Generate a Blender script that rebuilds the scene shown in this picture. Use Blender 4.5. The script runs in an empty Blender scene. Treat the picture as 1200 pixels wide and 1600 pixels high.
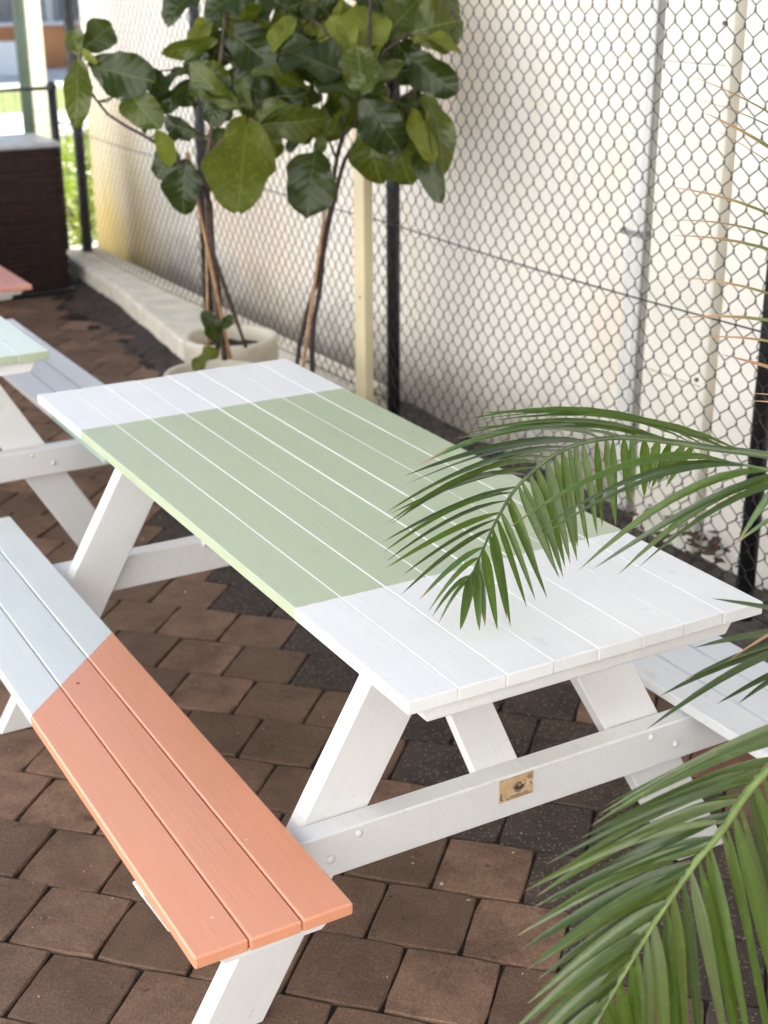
import bpy, math, random
from mathutils import Vector, Matrix, Quaternion, noise
random.seed(7)
PI = math.pi
scene = bpy.context.scene
col = scene.collection

# ------------------------------------------------------------------ camera
CAM = Vector((-1.3709, -1.6749, 1.88))
YAW, PITCH, ROLL = -0.5172, 0.3709, -0.0046
FPX = 2189.3
FWD = Vector((-math.sin(YAW)*math.cos(PITCH), math.cos(YAW)*math.cos(PITCH), -math.sin(PITCH)))
_r = Vector((math.cos(YAW), math.sin(YAW), 0)); _u = _r.cross(FWD)
RIGHT = math.cos(ROLL)*_r + math.sin(ROLL)*_u
UP = -math.sin(ROLL)*_r + math.cos(ROLL)*_u
cd = bpy.data.cameras.new('camera'); cam = bpy.data.objects.new('camera', cd); col.objects.link(cam)
m = Matrix.Identity(4)
for i in range(3):
    m[i][0] = RIGHT[i]; m[i][1] = UP[i]; m[i][2] = -FWD[i]; m[i][3] = CAM[i]
cam.matrix_world = m
cd.sensor_fit = 'VERTICAL'; cd.sensor_height = 36.0; cd.lens = FPX/1600*36.0
cd.clip_start = 0.05; cd.clip_end = 500
cd.dof.use_dof = True; cd.dof.focus_distance = 2.5; cd.dof.aperture_fstop = 4.6
scene.camera = cam

# ------------------------------------------------------------------ light
SUN_EL = math.radians(41); SUN_AZ = math.radians(54)      # azimuth clockwise from +y
w = bpy.data.worlds.new('World'); scene.world = w; w.use_nodes = True
nt = w.node_tree; nt.nodes.clear()
sk = nt.nodes.new('ShaderNodeTexSky'); sk.sky_type = 'NISHITA'; sk.sun_disc = False
sk.sun_elevation = SUN_EL; sk.sun_rotation = SUN_AZ
sk.air_density = 1.0; sk.dust_density = 1.0; sk.ozone_density = 1.6
bg = nt.nodes.new('ShaderNodeBackground'); bg.inputs['Strength'].default_value = 0.06
out = nt.nodes.new('ShaderNodeOutputWorld')
nt.links.new(sk.outputs[0], bg.inputs[0]); nt.links.new(bg.outputs[0], out.inputs[0])
sd = bpy.data.lights.new('sun', 'SUN'); sd.energy = 5.0; sd.angle = math.radians(0.5); sd.color = (1, .975, .93)
sun = bpy.data.objects.new('sun', sd); col.objects.link(sun)
sdir = Vector((math.sin(SUN_AZ)*math.cos(SUN_EL), math.cos(SUN_AZ)*math.cos(SUN_EL), math.sin(SUN_EL)))
sun.rotation_euler = sdir.to_track_quat('Z', 'Y').to_euler()
sun.location = sdir*30
vs = scene.view_settings
vs.view_transform = 'Standard'; vs.look = 'None'; vs.gamma = 1; vs.use_curve_mapping = False
vs.exposure = 1.76
scene.cycles.use_denoising = True
scene.cycles.max_bounces = 8; scene.cycles.diffuse_bounces = 5
scene.cycles.sample_clamp_indirect = 8

# ------------------------------------------------------------------ helpers
def at(px, py, d):
    """a point at forward distance d along the sight line measured at photo pixel px,py"""
    return CAM + d*(FWD + (px-600)/FPX*RIGHT - (py-800)/FPX*UP)
def _on(px, py, ax, v):
    d = at(px, py, 1) - CAM
    return CAM + d*((v-CAM[ax])/d[ax])
def onX(px, py, v): return _on(px, py, 0, v)
def onY(px, py, v): return _on(px, py, 1, v)
def onZ(px, py, v): return _on(px, py, 2, v)
def project(P):
    d = P-CAM; D = d.dot(FWD)
    return 600+FPX*d.dot(RIGHT)/D, 800-FPX*d.dot(UP)/D, D

def obj(name, verts, faces, mat, parent=None, smooth=False, uvs=None, mats=None, fmat=None, sharp=None):
    me = bpy.data.meshes.new(name)
    me.from_pydata([tuple(v) for v in verts], [], faces)
    if mats:
        for mm in mats: me.materials.append(mm)
    elif mat: me.materials.append(mat)
    if fmat:
        me.polygons.foreach_set('material_index', fmat)
    if smooth: me.polygons.foreach_set('use_smooth', [True]*len(me.polygons))
    if uvs:
        ul = me.uv_layers.new(name='UVMap')
        flat = []
        for p in me.polygons:
            for vi in p.vertices: flat += list(uvs[vi])
        ul.data.foreach_set('uv', flat)
    me.update()
    o = bpy.data.objects.new(name, me); col.objects.link(o)
    if parent: o.parent = parent
    return o
def inst(src, parent=None, loc=None):
    o = src.copy(); col.objects.link(o)
    if parent: o.parent = parent
    if loc is not None: o.location = loc
    return o
def tag(o, label=None, cat=None, group=None, kind=None):
    if label: o['label'] = label
    if cat: o['category'] = cat
    if group: o['group'] = group
    if kind: o['kind'] = kind
    return o
def empty(name, loc=(0,0,0)):
    e = bpy.data.objects.new(name, None); col.objects.link(e); e.location = loc; e.empty_display_size = .1
    return e

class MB:
    def __init__(s): s.v=[]; s.f=[]; s.m=[]; s.uv=[]
    def add(s, v, f, m=0, uv=None):
        n=len(s.v); s.v += [Vector(x) for x in v]; s.f += [tuple(i+n for i in q) for q in f]; s.m += [m]*len(f)
        s.uv += uv if uv else [(0,0)]*len(v)
    def box(s, x0,x1,y0,y1,z0,z1,b=0.0,m=0,mb=None,T=None):
        """chamfered box; mb = material index of the chamfers"""
        if b<=0:
            v=[(x,y,z) for x in (x0,x1) for y in (y0,y1) for z in (z0,z1)]
            f=[(0,1,3,2),(4,6,7,5),(0,4,5,1),(2,3,7,6),(0,2,6,4),(1,5,7,3)]
            if T: v=[T@Vector(q) for q in v]
            s.add(v,f,m); return
        v=[]; idx={}
        X=(x0,x1);Y=(y0,y1);Z=(z0,z1)
        for i in (0,1):
            for j in (0,1):
                for k in (0,1):
                    sx=b if i==0 else -b; sy=b if j==0 else -b; sz=b if k==0 else -b
                    idx[i,j,k,'x']=len(v); v.append((X[i],Y[j]+sy,Z[k]+sz))
                    idx[i,j,k,'y']=len(v); v.append((X[i]+sx,Y[j],Z[k]+sz))
                    idx[i,j,k,'z']=len(v); v.append((X[i]+sx,Y[j]+sy,Z[k]))
        g=lambda i,j,k,a: idx[i,j,k,a]
        F=[(g(0,0,0,'x'),g(0,0,1,'x'),g(0,1,1,'x'),g(0,1,0,'x')),(g(1,0,0,'x'),g(1,1,0,'x'),g(1,1,1,'x'),g(1,0,1,'x')),
           (g(0,0,0,'y'),g(1,0,0,'y'),g(1,0,1,'y'),g(0,0,1,'y')),(g(0,1,0,'y'),g(0,1,1,'y'),g(1,1,1,'y'),g(1,1,0,'y')),
           (g(0,0,0,'z'),g(0,1,0,'z'),g(1,1,0,'z'),g(1,0,0,'z')),(g(0,0,1,'z'),g(1,0,1,'z'),g(1,1,1,'z'),g(0,1,1,'z'))]
        E=[]
        for j in (0,1):
            for k in (0,1): E.append((g(0,j,k,'y'),g(1,j,k,'y'),g(1,j,k,'z'),g(0,j,k,'z')))
        for i in (0,1):
            for k in (0,1): E.append((g(i,0,k,'x'),g(i,1,k,'x'),g(i,1,k,'z'),g(i,0,k,'z')))
        for i in (0,1):
            for j in (0,1): E.append((g(i,j,0,'x'),g(i,j,1,'x'),g(i,j,1,'y'),g(i,j,0,'y')))
        for i in (0,1):
            for j in (0,1):
                for k in (0,1): E.append((g(i,j,k,'x'),g(i,j,k,'y'),g(i,j,k,'z')))
        # orient outward
        c=Vector(((x0+x1)/2,(y0+y1)/2,(z0+z1)/2)); vv=[Vector(q) for q in v]
        def ori(q):
            n=(vv[q[1]]-vv[q[0]]).cross(vv[q[2]]-vv[q[0]]); mid=sum((vv[i] for i in q),Vector())/len(q)
            return q if n.dot(mid-c)>0 else tuple(reversed(q))
        if T: out=[T@q for q in vv]
        else: out=vv
        s.add(out,[ori(q) for q in F],m); 
        n=len(s.v)-len(out); E=[ori(q) for q in E]
        s.f += [tuple(i+n for i in q) for q in E]; s.m += [m if mb is None else mb]*len(E)
    def tube(s, pts, rad, n=6, m=0, cap=True):
        pts=[Vector(p) for p in pts]; R=rad if isinstance(rad,(list,tuple)) else [rad]*len(pts)
        base=len(s.v); prev=None
        for i,p in enumerate(pts):
            t=(pts[min(i+1,len(pts)-1)]-pts[max(i-1,0)]).normalized()
            if prev is None:
                a=t.orthogonal().normalized()
            else:
                a=(prev-t*prev.dot(t)).normalized()
            prev=a; b=t.cross(a)
            for k in range(n):
                an=2*PI*k/n
                s.v.append(p+R[i]*(math.cos(an)*a+math.sin(an)*b)); s.uv.append((k/n,i/(len(pts)-1)))
        for i in range(len(pts)-1):
            for k in range(n):
                s.f.append((base+i*n+k,base+i*n+(k+1)%n,base+(i+1)*n+(k+1)%n,base+(i+1)*n+k)); s.m.append(m)
        if cap:
            s.f.append(tuple(base+k for k in reversed(range(n)))); s.m.append(m)
            s.f.append(tuple(base+(len(pts)-1)*n+k for k in range(n))); s.m.append(m)
    def lathe(s, prof, c=(0,0,0), n=32, m=0):
        base=len(s.v); c=Vector(c)
        for r,z in prof:
            for k in range(n):
                a=2*PI*k/n; s.v.append(c+Vector((r*math.cos(a),r*math.sin(a),z))); s.uv.append((k/n,z))
        for i in range(len(prof)-1):
            for k in range(n):
                s.f.append((base+i*n+k,base+i*n+(k+1)%n,base+(i+1)*n+(k+1)%n,base+(i+1)*n+k)); s.m.append(m)
    def build(s, name, mat, parent=None, smooth=False, uv=False, mats=None):
        return obj(name, s.v, s.f, mat, parent, smooth, s.uv if uv else None, mats, s.m if mats else None)

# ------------------------------------------------------------------ materials
def new_mat(name):
    mt=bpy.data.materials.new(name); mt.use_nodes=True; n=mt.node_tree
    b=n.nodes['Principled BSDF']; return mt,n,b
class N:
    """tiny node helper"""
    def __init__(s,t): s.t=t
    def node(s,typ,**kw):
        n=s.t.nodes.new(typ)
        for k,v in kw.items(): setattr(n,k,v)
        return n
    def link(s,a,b): s.t.links.new(a,b)
    def coord(s,kind='Object'): return s.node('ShaderNodeTexCoord').outputs[kind]
    def mapping(s,v,scale=(1,1,1),loc=(0,0,0),rot=(0,0,0)):
        n=s.node('ShaderNodeMapping'); n.inputs['Scale'].default_value=scale; n.inputs['Location'].default_value=loc; n.inputs['Rotation'].default_value=rot
        s.link(v,n.inputs[0]); return n.outputs[0]
    def noise(s,v,scale,detail=4,rough=.55,dist=0):
        n=s.node('ShaderNodeTexNoise'); n.inputs['Scale'].default_value=scale; n.inputs['Detail'].default_value=detail
        n.inputs['Roughness'].default_value=rough; n.inputs['Distortion'].default_value=dist
        if v is not None: s.link(v,n.inputs['Vector'])
        return n.outputs['Fac']
    def ramp(s,f,stops):
        n=s.node('ShaderNodeValToRGB'); e=n.color_ramp.elements
        while len(e)<len(stops): e.new(.5)
        for q,(p,c) in zip(e,stops): q.position=p; q.color=(*c,1) if len(c)==3 else c
        s.link(f,n.inputs[0]); return n.outputs[0]
    def math(s,op,a,b=None,c=None,clamp=False):
        n=s.node('ShaderNodeMath',operation=op,use_clamp=clamp)
        for i,x in enumerate((a,b,c)):
            if x is None: continue
            if isinstance(x,(int,float)): n.inputs[i].default_value=x
            else: s.link(x,n.inputs[i])
        return n.outputs[0]
    def mix(s,f,a,b,mode='MIX'):
        n=s.node('ShaderNodeMix',data_type='RGBA',blend_type=mode)
        for i,x in ((0,f),(6,a),(7,b)):
            if isinstance(x,(int,float)): n.inputs[i].default_value=x
            elif isinstance(x,(tuple,list)): n.inputs[i].default_value=(*x,1) if len(x)==3 else x
            else: s.link(x,n.inputs[i])
        return n.outputs[2]
    def bump(s,h,strength=.2,dist=.01,prev=None):
        n=s.node('ShaderNodeBump'); n.inputs['Strength'].default_value=strength; n.inputs['Distance'].default_value=dist
        s.link(h,n.inputs['Height'])
        if prev is not None: s.link(prev,n.inputs['Normal'])
        return n.outputs[0]
    def rnd(s): return s.node('ShaderNodeObjectInfo').outputs['Random']

WHITE=(.74,.73,.715); GREEN=(.405,.460,.310); CORAL=(.74,.315,.185); MINT=(.68,.70,.67); TEAL=(.50,.66,.60); PINK=(.80,.36,.27)
def paint(name, bands=None, base=WHITE, rough=.34):
    """satin paint over planed pine; bands = [(kind, value, k, colour)] painted areas in table coordinates (UV = metres)"""
    mt,t,b=new_mat(name); n=N(t)
    oc=n.coord('Object'); rn=n.rnd()
    off=n.node('ShaderNodeVectorMath',operation='ADD'); n.link(oc,off.inputs[0])
    cx=n.node('ShaderNodeCombineXYZ'); 
    for i in range(3): n.link(n.math('MULTIPLY',rn,37.0+i*11),cx.inputs[i])
    n.link(cx.outputs[0],off.inputs[1]); v=off.outputs[0]
    colr=base
    if bands:
        uv=n.node('ShaderNodeSeparateXYZ'); n.link(n.coord('UV'),uv.inputs[0])
        wob=n.math('ADD',n.math('MULTIPLY',n.math('SUBTRACT',n.noise(oc,45,3),.5),.007),n.math('MULTIPLY',n.math('SUBTRACT',n.noise(n.mapping(oc,(320,12,320)),1,2),.5),.007))
        for (y0,y1,k,c) in bands:
            yy=n.math('ADD',n.math('ADD',uv.outputs[1],n.math('MULTIPLY',uv.outputs[0],k)),wob)
            f=n.math('MULTIPLY',n.math('GREATER_THAN',yy,y0),n.math('LESS_THAN',yy,y1))
            colr=n.mix(f,colr,c)
    gr=n.noise(n.mapping(v,(90,3.5,90)),1.0,5,.6)
    cl=n.noise(v,7,3,.6)
    var=n.math('ADD',n.math('MULTIPLY',gr,.12),n.math('MULTIPLY',cl,.10))
    br=n.math('ADD',var,.89)
    cc=n.node('ShaderNodeCombineColor'); 
    for i in range(3): n.link(br,cc.inputs[i])
    c1=n.mix(1.0,colr,cc.outputs[0],'MULTIPLY')
    # a few knocks and grubby marks
    sp=n.ramp(n.noise(v,38,2,.5),[(.70,(0,0,0)),(.76,(1,1,1))])
    c2=n.mix(n.math('MULTIPLY',sp,.16),c1,(.32,.25,.18))
    # hairline scratches along the grain, knots showing through, rubbed nicks down to bare primer
    sc=n.ramp(n.noise(n.mapping(v,(210,7,210)),1,2,.4),[(.72,(0,0,0)),(.77,(1,1,1))])
    scm=n.math('MULTIPLY',sc,n.ramp(n.noise(v,3.3,2),[(.5,(0,0,0)),(.62,(1,1,1))]))
    c2=n.mix(n.math('MULTIPLY',scm,.34),c2,(.20,.15,.10))
    kn=n.node('ShaderNodeTexVoronoi'); kn.inputs['Scale'].default_value=1; n.link(n.mapping(v,(9,3.2,9)),kn.inputs['Vector'])
    kd=n.ramp(n.math('ADD',kn.outputs['Distance'],n.math('MULTIPLY',n.noise(v,40,2),.05)),[(.07,(1,1,1)),(.13,(0,0,0))])
    c2=n.mix(n.math('MULTIPLY',kd,.13),c2,(.30,.20,.12))
    nk=n.math('MULTIPLY',n.ramp(n.noise(v,75,2,.4),[(.765,(0,0,0)),(.79,(1,1,1))]),.8)
    c2=n.mix(nk,c2,(.66,.58,.48))
    n.link(c2,b.inputs['Base Color'])
    n.link(n.math('ADD',n.math('MULTIPLY',cl,.3),rough-.13),b.inputs['Roughness'])
    b.inputs['Specular IOR Level'].default_value=.5
    h=n.math('ADD',gr,n.math('MULTIPLY',n.noise(v,260,2),.35))
    n.link(n.bump(h,.30,.0016),b.inputs['Normal'])
    return mt
M={}
M['white']=paint('white_paint')
M['primer']=paint('white_edge_paint',base=(.84,.83,.79))
M['top_main']=paint('sage_and_white_paint',[(.403,1.615,0,GREEN)])
M['bench_main']=paint('coral_and_aqua_paint',[(1.690,9,-1.045,MINT),(-9,1.690,-1.045,CORAL)])
M['bench_white']=paint('bench_white_paint',base=(.78,.785,.78))
M['top_second']=paint('sage_ended_paint',[(-9,.62,0,(.68,.75,.64)),(-9,.0042,0,GREEN)])
M['bench_second']=paint('teal_and_white_paint',[(-9,.55,0,TEAL)])
M['pinky']=paint('pink_paint',[(-9,9,0,PINK)])

def simple(name,c,rough=.6,metal=0,spec=.5,nscale=20,var=.25,bump=.15,bd=.004):
    mt,t,b=new_mat(name); n=N(t); v=n.coord('Object')
    f=n.noise(v,nscale,5,.6)
    lo=tuple(x*(1-var) for x in c); hi=tuple(min(1,x*(1+var)) for x in c)
    n.link(n.ramp(f,[(.3,lo),(.7,hi)]),b.inputs['Base Color'])
    b.inputs['Roughness'].default_value=rough; b.inputs['Metallic'].default_value=metal; b.inputs['Specular IOR Level'].default_value=spec
    if bump: n.link(n.bump(n.noise(v,nscale*4,4),bump,bd),b.inputs['Normal'])
    return mt
M['black']=simple('black_powder_coat',(.012,.012,.013),.38,nscale=30)
M['mesh']=simple('black_plastic_wire',(.018,.018,.02),.45,nscale=30,bump=0)
M['galv']=simple('dark_galvanised_wire',(.10,.10,.11),.45,.6,bump=0)
M['kerb']=simple('painted_concrete_kerb',(.78,.72,.60),.7,nscale=9,var=.16,bump=.15,bd=.002)
M['cream_post']=simple('cream_painted_post',(.74,.63,.40),.45,nscale=5,var=.06)
M['cream_pole']=simple('pale_cream_pole',(.74,.68,.52),.5,nscale=5,var=.08)
M['green_pole']=simple('dark_green_pole',(.045,.07,.05),.45,nscale=6,var=.2)
M['pot']=simple('cream_glazed_pot',(.60,.54,.43),.35,nscale=7,var=.10,bump=.1)
M['blue_pot']=simple('blue_glazed_pot',(.05,.12,.26),.18,nscale=6,var=.5)
M['soil']=simple('dark_soil',(.035,.026,.02),.95,nscale=40,var=.6,bump=1,bd=.02)
M['stem']=simple('brown_stem',(.10,.065,.045),.8,nscale=40,var=.5,bump=.5)
M['stem_dark']=simple('dark_stem',(.05,.03,.026),.75,nscale=40,var=.5,bump=.5)
M['bamboo']=simple('bamboo_stake',(.36,.20,.09),.6,nscale=30,var=.4)
M['grey_lid']=simple('grey_metal_lid',(.42,.44,.46),.3,.3,nscale=8,var=.2)
M['wicker']=simple('dark_brown_wicker',(.024,.008,.005),.8,nscale=25,var=.6,bump=.5)
M['pave_pale']=simple('pale_concrete',(.62,.62,.61),.9,nscale=1.5,var=.15)
M['asphalt']=simple('grey_asphalt',(.16,.16,.16),.9,nscale=3,var=.2)
M['lawn']=simple('lawn',(.16,.20,.04),.95,nscale=8,var=.4)
M['tile_orange']=simple('orange_brown_wall',(.50,.22,.09),.8,nscale=1.2,var=.35)
M['wall_white']=simple('white_render',(.82,.825,.83),.8,nscale=2,var=.05)
M['frame_grey']=simple('grey_frame',(.22,.23,.26),.5,nscale=3,var=.15)
M['glass_far']=simple('dull_glass',(.10,.11,.13),.15,nscale=1.5,var=.5,bump=0)
M['wire_green']=simple('green_tie',(.05,.12,.06),.5,bump=0)
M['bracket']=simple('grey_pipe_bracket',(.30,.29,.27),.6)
M['rust']=simple('rusty_bolt',(.12,.07,.05),.7)

def wall_mat():
    mt,t,b=new_mat('cream_painted_wall'); n=N(t); v=n.coord('Object')
    base=n.ramp(n.noise(v,.9,5,.6,.6),[(.33,(.88,.845,.775)),(.50,(.895,.845,.745)),(.64,(.89,.775,.64))])
    stre=n.noise(n.mapping(v,(3,5,.5)),1.6,5,.65)
    c=n.mix(n.math('MULTIPLY',n.ramp(stre,[(.52,(0,0,0)),(.72,(1,1,1))]),.22),base,(.66,.56,.44))
    ob=n.node('ShaderNodeSeparateXYZ'); n.link(v,ob.inputs[0])
    # splash-back grime along the foot with a ragged edge
    g=n.math('SUBTRACT',n.math('ADD',.20,n.math('MULTIPLY',n.noise(v,5,5,.7),.42)),ob.outputs[2])
    c=n.mix(n.math('MULTIPLY',n.math('MULTIPLY',g,3.2,clamp=True),.75),c,(.25,.21,.17))
    # yellow glow at the street end, painted into the wall colour
    o=n.math('MULTIPLY',n.math('SUBTRACT',ob.outputs[1],6.5),.85,clamp=True)
    oz=n.math('SUBTRACT',1.15,n.math('MULTIPLY',ob.outputs[2],.8),clamp=True)
    ow=n.math('MULTIPLY',n.math('MULTIPLY',o,oz),n.noise(n.mapping(v,(1,3,.6)),1.5,4),clamp=True)
    c=n.mix(n.math('MULTIPLY',ow,2.2,clamp=True),c,(.82,.60,.20))
    n.link(c,b.inputs['Base Color']); b.inputs['Roughness'].default_value=.72
    h=n.math('ADD',n.noise(v,12,5,.6),n.math('MULTIPLY',n.noise(v,90,3),.25))
    n.link(n.bump(h,.35,.012),b.inputs['Normal'])
    return mt
M['wall']=wall_mat()
M['pilaster']=simple('yellow_cream_paint',(.82,.785,.68),.6,nscale=2.2,var=.07,bump=.2)
M['return']=simple('pale_pink_cream_paint',(.83,.78,.70),.6,nscale=2.2,var=.07,bump=.2)
M['pipe']=simple('pale_grey_downpipe',(.73,.715,.675),.4,nscale=3,var=.06,bump=.1)

def paver_mat(name,c0,c1,c2,speck):
    mt,t,b=new_mat(name); n=N(t); oc=n.coord('Object'); rn=n.rnd()
    cx=n.node('ShaderNodeCombineXYZ')
    for i in range(3): n.link(n.math('MULTIPLY',rn,(91,57,23)[i]),cx.inputs[i])
    ad=n.node('ShaderNodeVectorMath',operation='ADD'); n.link(oc,ad.inputs[0]); n.link(cx.outputs[0],ad.inputs[1]); v=ad.outputs[0]
    tint=n.ramp(rn,[(0,c0),(.5,c1),(1,c2)])
    cl=n.noise(v,9,5,.65)
    c=n.mix(n.math('MULTIPLY',n.ramp(cl,[(.36,(1,1,1)),(.60,(0,0,0))]),.72),tint,tuple(x*.55 for x in c1))
    fine=n.noise(v,220,3,.7)
    c=n.mix(.55,c,n.ramp(fine,[(.30,(.25,.25,.25)),(.55,(.9,.9,.9)),(.72,(1.7,1.7,1.7))]),'MULTIPLY')
    vo=n.node('ShaderNodeTexVoronoi'); vo.inputs['Scale'].default_value=100; n.link(v,vo.inputs['Vector'])
    sm=n.math('MULTIPLY',n.math('LESS_THAN',vo.outputs['Distance'],.30),n.math('GREATER_THAN',n.noise(v,60,1),.46))
    c=n.mix(n.math('MULTIPLY',sm,speck),c,n.mix(n.noise(v,170,1),(.10,.075,.06),(.34,.29,.25)))
    # dark spots: gum, oil
    st=n.ramp(n.noise(v,22,3,.5),[(.66,(0,0,0)),(.74,(1,1,1))])
    c=n.mix(n.math('MULTIPLY',st,.5),c,(.02,.017,.014))
    n.link(c,b.inputs['Base Color']); b.inputs['Roughness'].default_value=.88
    b.inputs['Specular IOR Level'].default_value=.3
    h=n.math('ADD',n.math('MULTIPLY',fine,.6),n.math('ADD',n.math('MULTIPLY',cl,.8),n.math('MULTIPLY',sm,speck)))
    n.link(n.bump(h,.55,.004),b.inputs['Normal'])
    return mt
M['paver']=paver_mat('brown_paver',(.165,.103,.070),(.218,.135,.091),(.31,.185,.125),.12)
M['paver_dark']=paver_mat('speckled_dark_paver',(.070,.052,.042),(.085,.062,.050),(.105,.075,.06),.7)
M['paver_red']=paver_mat('red_paver',(.24,.11,.07),(.28,.12,.075),(.32,.15,.10),.12)

def leaf_mat(name,c,c2,vein,under,rough=.34,nveins=7,trans=.32,tipc=None,mot=.35,coat=0,spec=.5):
    """UV: u across 0..1, v along 0..1"""
    mt,t,b=new_mat(name); n=N(t)
    uv=n.node('ShaderNodeSeparateXYZ'); n.link(n.coord('UV'),uv.inputs[0]); oc=n.coord('Object'); rn=n.rnd()
    s=n.math('ABSOLUTE',n.math('SUBTRACT',uv.outputs[0],.5))
    cl=n.noise(oc,22,4,.6)
    c_=n.mix(n.math('ADD',n.math('MULTIPLY',cl,.5),n.math('MULTIPLY',rn,.5)),c,c2)
    c_=n.mix(n.math('MULTIPLY',n.ramp(n.noise(oc,60,3,.6),[(.55,(0,0,0)),(.75,(1,1,1))]),mot),c_,tuple(min(1,x*1.9) for x in c2))
    h=None
    if nveins:
        ph=n.math('FRACT',n.math('MULTIPLY',n.math('SUBTRACT',uv.outputs[1],n.math('MULTIPLY',s,.55)),nveins))
        d=n.math('ABSOLUTE',n.math('SUBTRACT',ph,.5))
        vl=n.math('SUBTRACT',1.0,n.math('MULTIPLY',d,15.0),clamp=True)
        ml=n.math('SUBTRACT',1.0,n.math('MULTIPLY',s,40.0),clamp=True)
        vm=n.math('MAXIMUM',n.math('MULTIPLY',vl,.65),ml)
        c_=n.mix(n.math('MULTIPLY',vm,.72),c_,vein)
        h=n.math('SUBTRACT',n.math('MULTIPLY',d,2.0),n.math('MULTIPLY',ml,.8))
    else:
        ml=n.math('SUBTRACT',1.0,n.math('MULTIPLY',s,9.0),clamp=True)
        c_=n.mix(n.math('MULTIPLY',ml,.5),c_,vein)
    if tipc:
        e=n.math('ADD',uv.outputs[1],n.math('MULTIPLY',n.math('SUBTRACT',n.noise(oc,45,3),.5),.18))
        c_=n.mix(n.math('MULTIPLY',n.math('SUBTRACT',e,tipc[0]),tipc[1],clamp=True),c_,tipc[2])
    geo=n.node('ShaderNodeNewGeometry')
    c_=n.mix(geo.outputs['Backfacing'],c_,n.mix(.6,c_,under))
    n.link(c_,b.inputs['Base Color']); b.inputs['Roughness'].default_value=rough
    b.inputs['Specular IOR Level'].default_value=spec
    b.inputs['Coat Weight'].default_value=coat; b.inputs['Coat Roughness'].default_value=.28
    if h is not None:
        n.link(n.bump(h,.32,.004),b.inputs['Normal'])
    tr=n.node('ShaderNodeBsdfTranslucent'); n.link(n.mix(1.0,c_,(1.6,1.7,.7),'MULTIPLY'),tr.inputs['Color'])
    mx=n.node('ShaderNodeMixShader'); mx.inputs[0].default_value=trans
    n.link(b.outputs[0],mx.inputs[1]); n.link(tr.outputs[0],mx.inputs[2])
    n.link(mx.outputs[0],t.nodes['Material Output'].inputs['Surface'])
    return mt
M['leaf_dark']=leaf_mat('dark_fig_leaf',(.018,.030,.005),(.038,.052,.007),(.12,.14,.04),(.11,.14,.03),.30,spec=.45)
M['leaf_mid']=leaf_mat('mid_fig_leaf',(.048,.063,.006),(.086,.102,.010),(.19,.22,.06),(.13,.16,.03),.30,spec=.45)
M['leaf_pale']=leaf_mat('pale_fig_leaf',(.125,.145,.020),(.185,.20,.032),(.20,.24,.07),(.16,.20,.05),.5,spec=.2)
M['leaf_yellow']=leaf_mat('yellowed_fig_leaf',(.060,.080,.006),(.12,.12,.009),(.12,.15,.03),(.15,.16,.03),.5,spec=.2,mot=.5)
M['palm']=leaf_mat('palm_leaflet',(.048,.088,.011),(.082,.128,.015),(.10,.15,.04),(.075,.115,.022),.34,0,.36,(.945,16,(.25,.14,.06)),coat=.12)
M['palm_sheen']=leaf_mat('glossy_palm_leaflet',(.056,.088,.012),(.090,.125,.018),(.12,.16,.06),(.075,.115,.03),.34,0,.14,(.945,16,(.25,.17,.08)),coat=1.0)
M['palm_dark']=leaf_mat('dark_palm_leaflet',(.030,.052,.009),(.046,.072,.011),(.08,.105,.03),(.05,.08,.025),.33,0,.12,(.945,16,(.25,.14,.07)),coat=.35)
M['palm_dry']=leaf_mat('browned_palm_leaflet',(.09,.12,.03),(.13,.15,.04),(.2,.18,.08),(.15,.13,.05),.5,0,.15,(.52,4,(.38,.21,.10)))
M['palm_burnt']=leaf_mat('half_brown_palm_leaflet',(.045,.095,.02),(.07,.13,.03),(.12,.18,.05),(.08,.13,.035),.35,0,.16,(.84,9,(.30,.17,.08)),coat=.5)
M['rachis']=simple('green_rachis',(.16,.22,.06),.4,nscale=30,var=.3)
M['rachis_dark']=simple('olive_rachis',(.07,.10,.03),.4,nscale=30,var=.3)
M['bush']=leaf_mat('bright_shrub_leaf',(.16,.24,.02),(.30,.36,.03),(.3,.35,.1),(.3,.34,.06),.5,0,.35)

# ------------------------------------------------------------------ ground
def sheet(name,x0,x1,y0,y1,z,mat,kind='structure'):
    return tag(obj(name,[(x0,y0,z),(x1,y0,z),(x1,y1,z),(x0,y1,z)],[(0,1,2,3)],mat),kind=kind)
sheet('ground',-150,150,-150,200,-.075,M['pave_pale'])
sheet('bedding_sand',-7.0,1.72,-5,7.6,-.008,M['soil'])
patio=tag(empty('patio'),kind='structure')
P=.202; G=.0045
def in_hole(x,y):   # sunken, dug-up strip along the kerb
    d=noise.noise(Vector((x*3,y*3,0)))*.15
    return 4.75<y<6.7 and x>1.12+d and not (5.75<y<5.95)
def paver_mesh(name,mat,seed):
    r=random.Random(seed); h=P/2-G/2
    def ring(inset,z,j):
        v=[]
        for a in range(4):
            c0=[(-1,-1),(1,-1),(1,1),(-1,1)][a]; c1=[(-1,-1),(1,-1),(1,1),(-1,1)][(a+1)%4]
            for k in range(4):
                f=k/4; x=c0[0]*(1-f)+c1[0]*f; y=c0[1]*(1-f)+c1[1]*f
                s=.965 if k==0 else 1
                v.append((x*(h-inset)*s+r.uniform(-j,j),y*(h-inset)*s+r.uniform(-j,j),z))
        return v
    n=16
    v=ring(0,-.045,.0)+ring(.0,-.0034,.0016)+ring(.0032,0,.0012)
    f=[]
    for q in (0,1):
        for k in range(n): f.append((q*n+k,q*n+(k+1)%n,(q+1)*n+(k+1)%n,(q+1)*n+k))
    f.append(tuple(2*n+k for k in range(n)))
    o=obj(name,v,f,mat); me=o.data; bpy.data.objects.remove(o); return me
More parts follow.
